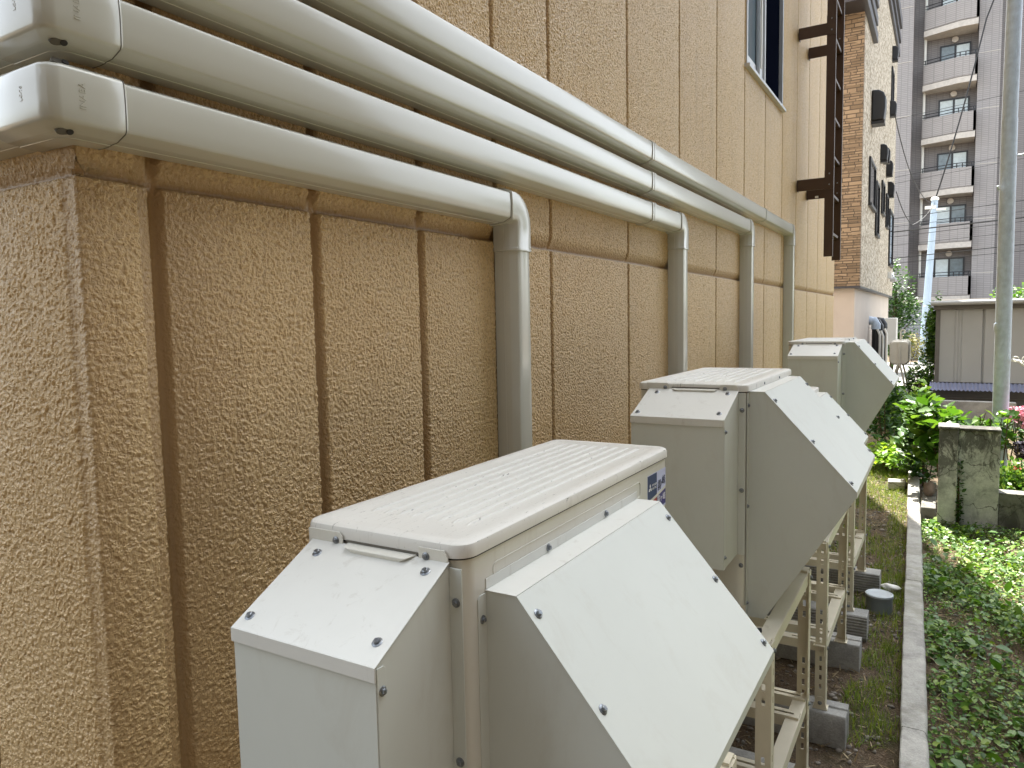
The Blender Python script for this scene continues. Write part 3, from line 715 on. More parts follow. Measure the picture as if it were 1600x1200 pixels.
text_mesh('MITSUBISHI', .0062, 'paper', stk, (sx+.0004, sy0+.026, -.343), YD_, ZU, ext=.0001)
text_mesh('ELECTRIC', .0062, 'paper', stk, (sx+.0004, sy0+.026, -.350), YD_, ZU, ext=.0001)
text_mesh('霧', .024, 'ink', stk, (sx+.0004, ym+.004, -.357), YD_, ZU, ext=.0001)
text_mesh('ヶ', .012, 'ink', stk, (sx+.0004, ym+.024, -.350), YD_, ZU, ext=.0001)
text_mesh('峰', .022, 'ink', stk, (sx+.0004, ym+.032, -.350), YD_, ZU, ext=.0001)
text_mesh('霧ヶ峰', .0175, 'paper', stk, (sx+.0004, ym+.001, sz0+.014), YD_, ZU, ext=.0001)
text_mesh('冷暖房', .014, 'paper', stk, (sx+.0004, sy0+.005, sz0+.007), YD_, ZU, ext=.0001)
# ------------------------------------------------------------------ steel stands and their foot blocks
def slotted_flange(q, xa, xb, ya, yb, z0, z1, slots, axis):
    """thin vertical strip with slots: strips beside a column of openings; axis 0 = wide along x, 1 = wide along y"""
    lo, hi = (xa, xb) if axis == 0 else (ya, yb); c = (lo+hi)/2; hw = .0045
    def bx(a, b, za, zb_):
        if axis == 0: q.box(a, b, ya, yb, za, zb_)
        else: q.box(xa, xb, a, b, za, zb_)
    bx(lo, c-hw, z0, z1); bx(c+hw, hi, z0, z1)
    z = z0
    for s0, s1 in slots:
        if s0 > z: bx(c-hw, c+hw, z, s0)
        z = s1
    if z < z1: bx(c-hw, c+hw, z, z1)
def stand(label, x1, x0, y0, y1, zt, zs, near_slots=True):
    """x1 front leg line, x0 back leg line; y0,y1 leg planes; zt top rail, zs shelf"""
    S = thing('unit_stand', ((x0+x1)/2, (y0+y1)/2, -1.6), label, 'steel stand', 'beige steel stands under the units')
    T = .0028; W_ = .038; zf = -1.466
    sl = []
    z = zf+.07
    while z < zf+.36: sl.append((z, z+.020)); z += .036
    z = zt-.16
    while z < zt-.03: sl.append((z, z+.020)); z += .036
    for xx, sx_ in ((x1, -1), (x0, 1)):
        for yy, sy_ in ((y0, 1), (y1, -1)):
            q = MB()
            a, b = sorted((xx, xx+sx_*W_))
            slotted_flange(q, a, b, min(yy, yy+sy_*T), max(yy, yy+sy_*T), zf, zt-.002, sl, 0)
            c, d_ = sorted((yy+sy_*T, yy+sy_*W_)); e, f_ = sorted((xx, xx+sx_*T))
            slotted_flange(q, e, f_, c, d_, zf, zt-.002, sl, 1)
            lg = q.build('leg', 'stand', S)
            q = MB(); cxx = xx+sx_*W_/2
            yo = yy-sy_*.0035
            q.prism([(cxx-.026, zf-.006), (cxx+.026, zf-.006), (cxx+.014, zf+.034), (cxx+.008, zf+.042), (cxx-.008, zf+.042), (cxx-.014, zf+.034)], 1, min(yo, yy-sy_*.0005), max(yo, yy-sy_*.0005))
            q.box(cxx-.026, cxx+.026, min(yy-sy_*.004, yy+sy_*.04), max(yy-sy_*.004, yy+sy_*.04), zf-.008, zf-.004)
            q.build('foot_plate', 'stand', lg, .001)
            bolt(lg, (cxx, yo, zf+.018), (0, -sy_ if yo < yy else 1, 0), 1.1)
            bolt(lg, (xx-sx_*.001, yy+sy_*.019, zt-.022), (-sx_, 0, 0), 1.1); bolt(lg, (xx-sx_*.001, yy+sy_*.019, zs-.02), (-sx_, 0, 0), 1.1)
    def rail(z, xx, sx_, a, b, nm):
        q = MB(); o = sx_*.004
        e, f_ = sorted((xx+o, xx+o+sx_*T)); q.box(e, f_, a, b, z-.038, z)
        e, f_ = sorted((xx+o+sx_*T, xx+o+sx_*.040)); q.box(e, f_, a, b, z-T, z)
        return q.build(nm, 'stand', S, .0006)
    def cross(z, yy, nm, W2=.042):
        q = MB(); xa, xb = x0+.045, x1-.006
        q.box(xa, xb, yy, yy+T, z-.034, z); q.box(xa, xb, yy+W2-T, yy+W2, z-.034, z)
        ym_ = yy+W2/2
        q.box(xa, xb, yy+T, ym_-.005, z-T, z); q.box(xa, xb, ym_+.005, yy+W2-T, z-T, z)
        for a, b in ((0, .05), (.36, .64), (.95, 1)): q.box(xa+(xb-xa)*a, xa+(xb-xa)*b, ym_-.005, ym_+.005, z-T, z)
        return q.build(nm, 'stand', S)
    for z in (zt, zs):
        for xx, s_ in ((x1, -1), (x0, 1)):
            rail(z-.0045, xx, s_, y0-.012, y1+.012, 'rail')
    for yy in (y0-.006, y1-.038): cross(zt+.003, yy, 'top_crossbar')
    for yy in (y0+.002, y0+.13, y1-.17, y1-.046): cross(zs+.003, yy, 'shelf_crossbar')
    return S
def block(label, xa, xb, y, ribbed, w=.12, h=.128, zt=-1.474):
    q = MB()
    if ribbed:
        prof_ = []
        n = 7
        for i in range(n):
            z0_ = zt-h+.012+(h-.024)*i/n; z1_ = zt-h+.012+(h-.024)*(i+1)/n; dz = z1_-z0_
            prof_ += [(y+.004, z0_+dz*.1), (y, z0_+dz*.3), (y, z0_+dz*.75), (y+.004, z1_-dz*.05)]
        back = [(2*y+w-a, b) for a, b in prof_[::-1]]
        P = [(y+.008, zt-h)]+prof_+[(y+.003, zt-.006), (y+.009, zt)]+[(y+w-.009, zt), (y+w-.003, zt-.006)]+back+[(y+w-.008, zt-h)]
        q.prism(P, 0, xa, xb)
    else:
        q.prism([(y+.002, zt-h), (y, zt-.008), (y+.006, zt), (y+w*.42, zt), (y+w*.45, zt-.007), (y+w*.55, zt-.007), (y+w*.58, zt), (y+w-.006, zt), (y+w, zt-.008), (y+w-.002, zt-h)], 0, xa, xb)
    o = q.build('foot_block', 'block', None, .003)
    o.data.update(); return tag(o, label, 'concrete block', 'concrete blocks under the stand legs')
stand('beige steel stand carrying the nearest outdoor unit, mostly hidden by its hood', -.345, -.72, .86, 1.47, -.902, -1.2)
stand('beige steel stand under the second unit, its upper rail and shelf in plain view', -.340, -.74, 1.80, 2.42, -.795, -1.21)
stand('beige steel stand of the third unit, its slotted front leg on a smooth block', -.345, -.73, 2.855, 3.54, -.828, -1.22)
stand('farthest beige steel stand, under the topmost unit, its legs on ribbed blocks', -.355, -.72, 3.915, 4.60, -.785, -1.24)
blks = [('smooth grey concrete block under the near legs of the nearest stand', .80, 0), ('smooth grey concrete block under the far legs of the nearest stand', 1.40, 0),
        ('smooth block under the near legs of the stand with the bare upper rail', 1.74, 0), ('smooth block ending just behind the hood tip of the nearest unit, below the bare shelf', 2.34, 0),
        ('long smooth grey block nearest the camera with its whole end showing', 2.83, 0), ('smooth grey block second from the camera, beside the gravel, short end showing', 3.50, 0),
        ('ribbed grey block beside the round drain lid', 3.86, 1), ('ribbed grey block farthest away, with white rubble at its end', 4.54, 1)]
for lb, y, rib in blks: block(lb, -.80, -.272 if y < 3 else (-.285 if y < 4.2 else -.275), y, rib)
q = MB(); pts = [(-.52+.03*math.cos(a*.9)+.02*a/8, 1.83+.035*math.sin(a*.9), -.785+.006*math.sin(a)) for a in range(0, 14)]
q.tube(pts, .008, 8); q.tube([(-.50, 1.84, -.785), (-.42, 1.83, -.783), (-.375, 1.85, -.785)], .006, 8)
tag(q.build('coiled_cable', 'wire', smooth=True), 'short coil of black cable lying on the stand rail under the second unit', 'cable')
# ------------------------------------------------------------------ small things on the strip
D = thing('drain_cap', (-.262, 4.32, -1.6), 'round grey plastic drain lid standing out of the grass beside the ribbed block', 'drain lid')
q = MB(); q.lathe((-.262, 4.32, -1.62), [(.066, 0), (.066, .100), (.070, .102), (.070, .110)], 32); q.build('pipe', 'lid', D, smooth=True)
q = MB(); q.lathe((-.262, 4.32, -1.51), [(.069, 0), (.069, .008), (.063, .011), (.059, .0085), (.02, .009)], 32); q.build('cap', 'lidtop', D, smooth=True)
def rock(name, c, r, mat, label, cat, group=None):
    b = bmesh.new(); bmesh.ops.create_icosphere(b, subdivisions=3, radius=1)
    s = random.random()*9
    for v in b.verts:
        p = v.co; k = 1+.16*math.sin(p.x*3.1+s)*math.cos(p.y*2.7+s)+.09*math.sin(p.z*6+p.x*4+s)+.03*math.sin(p.y*15+s)
        v.co = Vector((p.x*r[0]*k, p.y*r[1]*k, p.z*r[2]*k))
    me = bpy.data.meshes.new(name); b.to_mesh(me); b.free(); me.materials.append(M[mat]); me.shade_smooth()
    o = bpy.data.objects.new(name, me); COL.objects.link(o); o.location = (c[0], c[1], c[2]+H0); return tag(o, label, cat, group)
q = MB(); q.prism([(-.40, 7.46), (-.262, 7.5), (-.262, 7.64), (-.41, 7.6)], 2, -1.6, -1.525); tag(q.build('brick', 'stub', None, .008), 'old grey brick lying in the grass against the far end of the kerb', 'brick')
rock('plaster_rubble', (-.225, 4.66, -1.575), (.05, .035, .022), 'white', 'lump of white rubble by the end of the farthest ribbed block', 'rubble')
rock('boulder', (-.062, 6.78, -1.42), (.045, .05, .06), 'rock', 'rounded brown stone on a dark block between the kerb and the cracked post', 'stone')
q = MB(); q.box(-.115, -.012, 6.35, 6.95, -1.62, -1.475); tag(q.build('dark_block', 'stubd', None, .01), 'dark damp concrete block between the kerb and the cracked post', 'block')
# ------------------------------------------------------------------ cracked stub wall
SW = thing('stub_wall', (.19, 6.3, -1.6), 'short cracked weathered concrete wall with a post at its left end and a lower part to the right', 'wall')
q = MB(); q.box(-.005, .118, 6.22, 6.42, -1.62, -.842); q.build('post', 'stub', SW, .008)
q = MB(); q.box(-.012, .124, 6.205, 6.43, -.842, -.826); q.build('post_cap', 'stub', SW, .004)
q = MB(); q.box(.118, .378, 6.27, 6.42, -1.62, -.855); q.build('wall_panel', 'stub', SW, .006)
q = MB(); q.box(.124, .382, 6.255, 6.43, -.855, -.838); q.build('coping', 'stubd', SW, .004)
q = MB(); q.box(.378, 1.8, 6.28, 6.42, -1.62, -1.30); q.build('low_panel', 'stubd', SW, .006)
# ------------------------------------------------------------------ ladder on the tan wall
LD = thing('wall_ladder', (-.79, 6.28, .45), 'dark brown metal ladder fixed to the tan wall by brackets', 'ladder')
for yy in (6.05, 6.52):
    q = MB(); q.box(-.798, -.735, yy, yy+.006, .45, 4.6); q.box(-.741, -.735, yy+.006, yy+.03, .45, 4.6); q.box(-.798, -.792, yy+.006, yy+.03, .45, 4.6); q.build('rail', 'brown', LD)
    for z in (1.03, 2.15, 3.3):
        q = MB(); q.box(-.995, -.799, yy+.0, yy+.006, z-.075, z+.01); q.box(-.995, -.989, yy+.006, yy+.05, z-.075, z+.01); q.box(-.799, -.736, yy-.005, yy-.0005, z-.08, z+.06)
        bq = q.build('bracket', 'brown', LD)
        for px, pz in ((-.765, z+.035), (-.765, z-.045)): bolt(bq, (px, yy-.005, pz), (0, -1, 0), .8)
for i in range(14):
    z = .62+i*.29; q = MB(); q.box(-.785, -.750, 6.058, 6.518, z, z+.022); q.build('rung', 'alu' if False else 'brown', LD, .002)
q = MB(); q.box(-.93, -.905, 6.513, 6.5195, .962, .978); q.build('tag', 'white', LD)
# ------------------------------------------------------------------ neighbour building with stone tile
NB = thing('tiled_building', (-3, 13.5, -1.6), 'neighbouring house with brown stacked stone tile front and pale relief side wall', 'building')
FX = -1.035; FY = 11.5; BY = 19.1; ZL = .42; ZF = 4.45  # building's coordinates were scaled up about the camera, then written in directly
q = MB(); q.box(-8, FX-.002, FY, FY+.1, ZL, ZF); q.build('front_wall', 'stone', NB)
q = MB(); q.box(FX-.12, FX, FY+.1, 13.6, ZL, ZF); q.box(FX-.12, FX, 13.6, BY, ZL, 7.6); q.box(-8, FX-.13, BY-.1, BY, ZL, 7.6); q.box(-8, FX-.13, 13.6, 13.7, ZF, 7.6); q.build('side_wall', 'relief', NB)
q = MB(); q.box(-8, FX-.07, FY+.08, FY+.18, -1.62, ZL-.03); q.box(FX-.17, FX-.07, FY+.18, BY-.05, -1.62, ZL-.03); q.build('lower_wall', 'mortar', NB)
q = MB(); q.box(-8, FX+.012, FY-.015, BY, ZL-.03, ZL-.002); q.build('ledge', 'eave', NB)
q = MB(); q.box(-8, FX+.0, 13.5, BY+.1, 7.6, 7.75); q.box(-8, FX-.03, FY+.1, 13.6, ZF, ZF+.06); q.build('roof', 'eave', NB)
q = MB(); q.box(-8, -.972, 11.06, 12.94, 4.16, 4.30); q.box(-8, -.949, 11.02, 12.6, 4.30, 4.44); q.box(-8, -.92, 10.98, 12.3, 4.44, 4.58); q.build('canopy', 'eave', NB, .01)
q = MB(); q.box(FX, -.995, 13.8, 19.3, 5.81, 5.98); q.box(FX, -.96, 13.8, 18.9, 5.981, 6.12); q.box(FX, -.92, 13.8, 18.4, 6.121, 6.33); q.build('eave', 'eave', NB)
q = MB(); q.box(-1.386, -1.374, FY-.006, FY, ZL, 4.16); q.build('joint_line', 'seam', NB)
for x, y0, y1, z0, z1 in ((FX, 12.55, 13.6, 1.67, 2.40), (FX, 13.85, 14.5, 1.33, 2.24), (FX, 15.1, 15.75, 1.84, 2.44), (FX, 16.3, 16.9, 1.72, 2.37), (FX, 17.4, 18.6, 1.03, 2.21), (FX, 17.1, 17.7, 4.28, 5.0)):
    q = MB(); q.box(x, x+.03, y0, y0+.05, z0, z1); q.box(x, x+.03, y1-.05, y1, z0, z1); q.box(x, x+.03, y0+.05, y1-.05, z1-.05, z1); q.box(x, x+.045, y0+.05, y1-.05, z0, z0+.05)
    w_ = q.build('window', 'black', NB); q = MB(); q.box(x+.002, x+.012, y0+.05, y1-.05, z0+.05, z1-.05); q.build('pane', 'bglass', w_)
def vent(y, z, s, lb):
    v = thing('vent_hood', (FX, y, z), lb, 'vent hood', 'black vent hoods on the pale side wall')
    q = MB(); P = [(0, -.5), (.09, -.5), (.10, -.1), (.10, .22), (.085, .38), (.05, .48), (0, .5)]
    q.prism([(FX+a*s*1.5, z+b*s*.36) for a, b in P], 1, y-.11*s, y+.11*s); q.build('cover', 'black', v, .02*s, seg=3)
    q = MB(); q.box(FX, FX+.14*s, y-.095*s, y+.095*s, z-.215*s, z-.183*s); q.build('louvre', 'black', v)
for y, z, s, lb in ((12.9, 3.2, 1.3, 'largest black vent hood near the stone-tiled corner'), (17.3, 5.3, .75, 'highest small black vent hood under the eave'), (17.0, 4.14, .8, 'small black vent hood just left of the cable clamp'),
                    (14.8, 2.86, .8, 'black vent hood left of its close pair'), (15.5, 2.95, .75, 'black vent hood right of its close pair'), (16.3, 2.85, .8, 'single black vent hood below the close pair'), (16.9, 2.53, .8, 'lowest black vent hood, just above the narrow windows')):
    vent(y, z, s, lb)
SLT = thing('security_light', (-.98, 17.6, .8), 'small silver security light under the last window of the pale side wall', 'light')
q = MB(); q.tube([(FX, 17.5, .83), (-.94, 17.5, .83), (-.92, 17.44, .78)], .023, 8); q.build('arm', 'alu', SLT)
q = MB(); q.box(-.99, -.87, 17.3, 17.54, .69, .77); q.build('lamp_head', 'alu', SLT, .02)
q = MB(); q.box(FX, -.96, 17.4, 17.6, .76, .9); q.build('base', 'white', SLT, .01)
for i, (y, zt_, lb) in enumerate(((14.1, -.12, 'nearest black flue pipe with a silver bend by the pale lower wall'), (14.9, -.16, 'middle black flue pipe with a dark bend'), (15.9, -.14, 'farthest black flue pipe beside the white box'))):
    v = thing('flue_pipe', (-1.0, y, -1.6), lb, 'pipe', 'flue pipes along the lower wall')
    q = MB(); q.tube([(-1.0, y, -1.6), (-1.0, y, zt_-.12)], .063, 12); q.build('pipe', 'black', v, smooth=True)
    q = MB(); q.tube([(-1.0, y, zt_-.12), (-1.0, y, zt_-.04), (-1.03, y, zt_+.02), (-1.12, y, zt_+.03)], .075, 12); q.build('bend', 'galv' if i == 0 else 'black', v, smooth=True)
    q = MB(); q.tube([(-.93, y-.10, -1.6), (-.93, y-.10, zt_-.22), (-.97, y-.10, zt_-.12)], .018, 8); q.build('thin_pipe', 'white', v, smooth=True)
q = MB(); q.box(-1.10, -.80, 16.5, 16.9, -.60, -.06); tag(q.build('meter_box', 'white', None, .02), 'white utility box on the lower wall beside the black pipes', 'box')
# ------------------------------------------------------------------ oil tank
TK = thing('oil_tank', (-.62, 14, -1.6), 'small cream oil tank on splayed legs with a curved vent pipe', 'tank')
q = MB(); pr = rrect(-.765, -.475, -.83, -.43, .07, 6)
q.rings([[(-.62+(a+.62)*k, yy, b if k == 1 else -.63+(b+.63)*k) for a, b in pr] for yy, k in ((13.72, .9), (13.76, 1), (14.5, 1), (14.54, .9))]); q.build('tank_body', 'tank', TK, smooth=True)
q = MB(); q.tube([(-.61, 13.9, -.44), (-.61, 13.9, -.30), (-.60, 13.9, -.265), (-.575, 13.9, -.25), (-.55, 13.9, -.265), (-.545, 13.9, -.31)], .014, 8); q.build('vent_pipe', 'tank', TK, smooth=True)
for sx_ in (-1, 1):
    for yy in (13.7, 14.56):
        q = MB(); q.tube([(-.62+sx_*.012, yy, -.45), (-.62+sx_*.014, yy, -.82), (-.62+sx_*.06, yy, -1.0), (-.62+sx_*(.10 if sx_ < 0 else .17), yy, -1.6)], .016, 8); q.build('leg', 'tank', TK, smooth=True)
# ------------------------------------------------------------------ poles
PL = thing('steel_pole', (.44, 7.5, -1.6), 'tall thick galvanised steel pole rising behind the cracked wall', 'pole')
q = MB(); q.tube([(.445, 7.5, -1.62), (.44, 7.5, .0), (.432, 7.5, 1.6)], .061, 20, .059); q.build('lower_tube', 'galv', PL, smooth=True)
q = MB(); q.tube([(.4318, 7.5, 1.6), (.452, 7.5, 5.2)], .057, 20, .055); q.build('upper_tube', 'galv', PL, smooth=True)
q = MB(); q.lathe((.434, 7.5, -.15), [(.0605, 0), (.062, .01), (.062, .05), (.0605, .06)], 20); q.build('collar', 'galv', PL, smooth=True)
q = MB(); q.tube([(.50, 7.5, 1.3), (.55, 7.47, 1.3)], .008, 6); q.tube([(.37, 7.44, 1.02), (.36, 7.40, 1.05)], .008, 6); q.build('step_bolt', 'galv', PL)
HK = thing('clothes_pole_bracket', (.52, 7.5, -.4), 'white metal bracket with round loops sticking out to the right of the thick pole', 'bracket')
q = MB(); q.tube([(.505, 7.48, -.40), (.60, 7.46, -.42), (.70, 7.44, -.43)], .012, 8); q.tube([(.55, 7.46, -.41), (.60, 7.44, -.45), (.70, 7.42, -.46)], .010, 8)
for cx_ in (.535, .60):
    q.tube([(cx_+.022*math.cos(a*.6), 7.46, -.392+.022*math.sin(a*.6)) for a in range(0, 9)], .004, 6)
q.build('arm', 'white', HK, smooth=True)
P2 = thing('leaning_pole', (-.58, 28, -1.6), 'thin pale blue leaning pole in front of the grey apartment block', 'pole')
q = MB(); q.tube([(-.58, 28, -1.6), (-.34, 28, 3.72)], .125, 14, .095); q.build('tube', 'bluepole', P2, smooth=True)
q = MB(); q.lathe((-.34, 28, 3.7), [(.12, 0), (.12, .07), (.08, .1)], 14); q.box(-.62, -.3, 27.9, 27.96, 3.42, 3.52); q.box(-.3, -.02, 27.9, 27.96, 3.36, 3.42); q.build('clamp', 'white', P2)
# ------------------------------------------------------------------ shed
SH_ = thing('storage_shed', (1.2, 13.8, -1.6), 'grey steel storage shed with vertical panel grooves and brown corner trim', 'shed')
sxa, sxb, sy = -.10, 3.4, 13.0
q = MB(); x = sxa+.06; pts = []
while x < sxb:
    for dx, dy in ((0, 0), (.19, 0), (.194, .008), (.205, .008), (.209, 0), (.235, 0), (.239, .008), (.250, .008), (.254, 0), (.275, 0), (.279, .008), (.290, .008), (.294, 0), (.545, 0), (.549, .03), (.575, .03), (.579, 0)): pts.append((x+dx, sy+dy))
    x += .58
pts = [p for p in pts if p[0] < sxb]
q.prism(pts+[(pts[-1][0], sy+.1), (pts[0][0], sy+.1)], 2, -1.04, .06); q.build('panel_wall', 'shed', SH_)
q = MB(); q.box(sxa, sxa+.06, sy-.01, sy+1.6, -1.06, .06); q.build('corner_trim', 'shedd', SH_)
q = MB(); q.box(sxa+.06, sxb, sy+.12, sy+1.6, -1.04, .06); q.build('side_wall', 'shed', SH_)
q = MB(); q.box(sxa-.05, sxb, sy-.12, sy+1.7, .13, .20); q.box(sxa-.03, sxb, sy-.06, sy+1.7, .06, .13); q.build('roof', 'shedd', SH_, .008)
q = MB(); q.tube([(sxa-.07, sy-.15, .16), (sxb, sy-.15, .165)], .035, 10); q.build('gutter', 'shed', SH_, smooth=True)
q = MB(); q.box(sxa-.02, sxb, sy-.0, sy+1.6, -1.62, -1.06); q.build('base_wall', 'shedwall', SH_)
q = MB(); q.box(sxa-.02, sxb, sy-.03, sy-.001, -1.30, -1.28); q.build('ledge', 'shedd', SH_)
CS = MB(); n = 260; rr = []
for i in range(n): 
    x = sxa-.06+(3.4-sxa)*i/(n-1)*1.0; u = .010*math.sin(i*math.pi/2)
    rr.append([(x, 12.99, -1.05+u), (x, 12.78, -1.145+u), (x, 12.78, -1.149+u), (x, 12.99, -1.054+u)])
CS.rings(rr); tag(CS.build('corrugated_sheet', 'corr'), 'strip of bluish corrugated plastic sheet along the foot of the shed', 'sheet')
q = MB(); q.box(-.24, -.10, 9.6, 12.2, -1.62, -1.18); q.box(-.2, .9, 12.2, 12.35, -1.62, -1.25); tag(q.build('block_wall', 'block', None, .006), 'low grey block wall half hidden in leaves before the shed', 'wall')
# ------------------------------------------------------------------ apartment block
AP = thing('apartment_block', (2, 52, -1.6), 'tall grey tiled apartment block with stacked balconies', 'building')
AY = 48; F_ = 2.93
def A(r): return r*AY  # r is a view-ray slope taken from image pixels, times an assumed depth
q = MB(); q.box(A(-.30), A(-.038), AY-.6, AY+8, -1.6, 26); q.build('left_wing', 'apt', AP)
q = MB(); q.box(A(-.038), A(-.026), AY+.9, AY+8, -1.6, 26); q.build('recess_wall', 'apt_shade', AP)
q = MB(); q.box(A(-.026), A(.0475), AY+.9, AY+8, -1.6, 26); q.build('rear_wall', 'apt_shade', AP)
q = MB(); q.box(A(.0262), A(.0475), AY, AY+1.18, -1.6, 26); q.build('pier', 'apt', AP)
q = MB(); q.box(A(.0475), A(.30), AY+.9, AY+8, -1.6, 26); q.build('right_wing', 'apt_shade', AP)
q = MB()
for k in range(8): q.box(A(-.30), A(-.0385), AY-.612, AY-.6, 2.2+F_*k, 2.23+F_*k); q.box(A(.0265), A(.0474), AY-.012, AY, 2.2+F_*k, 2.23+F_*k)
q.build('joint_band', 'band', AP)
z0 = .72
for k in range(8):
    zb_ = z0+F_*k-.05
    P = [(A(-.0275), AY+1.18), (A(-.0275), AY+.1), (A(.008), AY-.55), (A(.0255), AY-.55), (A(.0255), AY+1.18)]
    q = MB(); q.prism([(x-.02, y) for x, y in P], 2, zb_, zb_+.30); bal = q.build('balcony', 'band', AP)
    q = MB(); q.prism([(x, y+.05) for x, y in P], 2, zb_+.30, zb_+.36)
    for a, b in zip(P[:-1], P[1:]):
        a, b = Vector(a), Vector(b); t = (b-a).normalized(); nn = Vector((t.y, -t.x))*-.12
        q.prism([tuple(a), tuple(b), tuple(b+nn), tuple(a+nn)], 2, zb_+.36, zb_+1.38)
    q.build('parapet', 'aptb', bal)
    q = MB()
    for z in (1.46, 1.62):
        q.tube([(A(-.0272), AY+.12, zb_+z), (A(.008), AY-.5, zb_+z), (A(.0252), AY-.5, zb_+z)], .022, 5)
    for x in (-.026, .008, .0135, .0225, .0245): q.box(A(x), A(x)+.05, AY-.52+(0 if x > 0 else .5), AY-.47+(0 if x > 0 else .5), zb_+1.38, zb_+1.62)
    q.build('railing', 'black', bal)
    wx0, wx1, wz0, wz1 = A(-.0115), A(.0195), zb_+.45, zb_+2.5
    q = MB(); fr = .08; yy = AY+.82
    q.box(wx0, wx0+fr, yy, yy+.08, wz0, wz1); q.box(wx1-fr, wx1, yy, yy+.08, wz0, wz1); q.box(wx0+fr, wx1-fr, yy, yy+.08, wz1-fr, wz1); q.box((wx0+wx1)/2-.05, (wx0+wx1)/2+.05, yy, yy+.08, wz0, wz1-fr)
    wn_ = q.build('window', 'black', AP)
    for s_ in (0, 1):
        xa = wx0+fr if s_ == 0 else (wx0+wx1)/2+.05; xb = (wx0+wx1)/2-.05 if s_ == 0 else wx1-fr
        q = MB(); q.box(xa, xb, yy+.04, yy+.07, wz0, wz1-fr); q.build('pane', 'curtain' if (s_ == 1) == (k in (2, 4, 6)) or k in (3, 5) else 'curtaing', wn_)
    q = MB(); q.tube([(A(.0035), AY+.9, zb_+2.72), (A(.0035), AY+.72, zb_+2.72)], .16, 12); q.build('lamp', 'band', AP)
    q = MB(); q.tube([(A(-.0262), AY+.6, zb_+1.3), (A(-.0262), AY+.6, zb_+F_)], .07, 8); q.build('downpipe', 'white', AP)
PO = thing('entrance_porch', (1.5, 31, -1.6), 'low blue-grey stone entrance porch at the foot of the apartment block', 'porch')
q = MB(); q.box(-1.27, -.68, 30, 31, -1.6, .42); q.build('pillar', 'bluegrey', PO)
q = MB(); q.box(-.68, 3.5, 30.0, 31, .0, .42); q.box(.2, 3.5, 30.0, 31, -1.6, 0); q.build('lintel', 'bluegrey', PO)
q = MB(); q.box(-.68, .2, 30.7, 31, -1.6, .0); q.build('dark_opening', 'dark', PO)
q = MB(); q.box(-1.3, 3.6, 29.9, 31.1, .42, .50); q.build('roof_edge', 'band', PO)
q = MB(); q.box(-1.5, -1.28, 29.9, 30.1, -.17, -.1); q.tube([(-1.3, 30, -.1), (-1.15, 30, -.1)], .03, 6); q.build('wall_lamp', 'white', PO)
# ------------------------------------------------------------------ overhead cables
def cable(pts, r, label, sag=0):
    P = []
    for a, b in zip(pts, pts[1:]):
        for i in range(9):
            t = i/8; P.append(Vector(a).lerp(Vector(b), t)-Vector((0, 0, sag*4*t*(1-t))))
    q = MB(); q.tube(P, r*1.4, 5); return tag(q.build('overhead_cable', 'wire', smooth=True), label, 'cable', 'overhead cables in front of the apartments')
def pz(zy, y): return zy*y
Yc = 22
for zl_, zr_, r, lb in ((.112, .124, .006, 'thin level cable at the height of the leaning pole top'), (.0985, .105, .012, 'thickest level cable crossing the lit balcony window'), (.0915, .101, .005, 'thin cable just below the thickest one'),
                     (.0660, .0755, .008, 'second thickest cable, crossing the lowest balcony front'), (.0605, .0685, .005, 'thin cable just under the second thickest one'), (.104, .112, .004, 'thin cable just above the thickest one'),
                     (.082, .090, .0035, 'faint cable crossing the balcony front, midway between the two thick ones'), (.150, .170, .0035, 'faint cable above the leaning pole top'), (.158, .176, .0035, 'faint cable across the third balcony from below'), (.226, .243, .004, 'highest level cable, from the side wall clamp to the thick pole')):
    cable([(-.0565*Yc-2, Yc, (zl_-.004)*Yc), (.08*Yc, Yc, zr_*Yc), (.2*Yc, Yc, (zr_+.02)*Yc)], r, lb)
cable([(2.4, 27, 14.2), (.9, 27.6, 9.0), (-.34, 28, 3.7)], .017, 'long black cable slanting down from upper right to the leaning pole', .25)
cable([(-.84, 15, 3.55), (-.56, 18, 2.7), (-.35, 27.9, 3.66)], .006, 'slack cable hanging from the side wall clamp to the leaning pole', .15)
cable([(-.86, 16.4, 2.4), (-.62, 18, 1.9), (-.34, 27.9, 3.6)], .006, 'lower slack cable from the white wall clamp to the leaning pole', .1)
# ------------------------------------------------------------------ vegetation
def shrub(name, label, cat, c, r, n, size, mat, group=None, clumps=14, stems=6, up=.4, cr_=.42):
    S = thing(name, (c[0], c[1], -1.6), label, cat, group)
    P = blob_pts(c, r, n, clumps, cr_, -1.58)
    leaf_obj('foliage', P, rng.uniform(size[0], size[1], len(P)), mat, S, up)
    q = MB()
    for i in range(stems):
        a = random.uniform(0, 6.28); e = Vector((c[0]+.6*r[0]*math.cos(a), c[1]+.6*r[1]*math.sin(a), c[2]+r[2]*.5))
        b = Vector((c[0]+.15*r[0]*math.cos(a), c[1]+.15*r[1]*math.sin(a), -1.61)); q.tube([b, b.lerp(e, .5)+Vector((0, 0, .05)), e], .008*max(1, r[0]*2), 5, .003*max(1, r[0]*2))
    q.build('stem', 'bark', S); return S
shrub('hydrangea_bush', 'bright green large-leaved bush overhanging the cracked wall', 'bush', (.10, 7.05, -.98), (.36, .33, .34), 520, (.075, .14), 'leaf_hyd', clumps=18)
shrub('hydrangea_bush', 'smaller green bush at the foot of the thick pole', 'bush', (.42, 7.1, -.95), (.24, .25, .22), 220, (.06, .11), 'leaf_hyd', clumps=9)
shrub('leafy_bush', 'dark shaded leafy bush between the kerb end and the cracked post', 'bush', (-.12, 7.75, -1.15), (.26, .5, .46), 900, (.05, .10), 'leaf_dark', clumps=20)
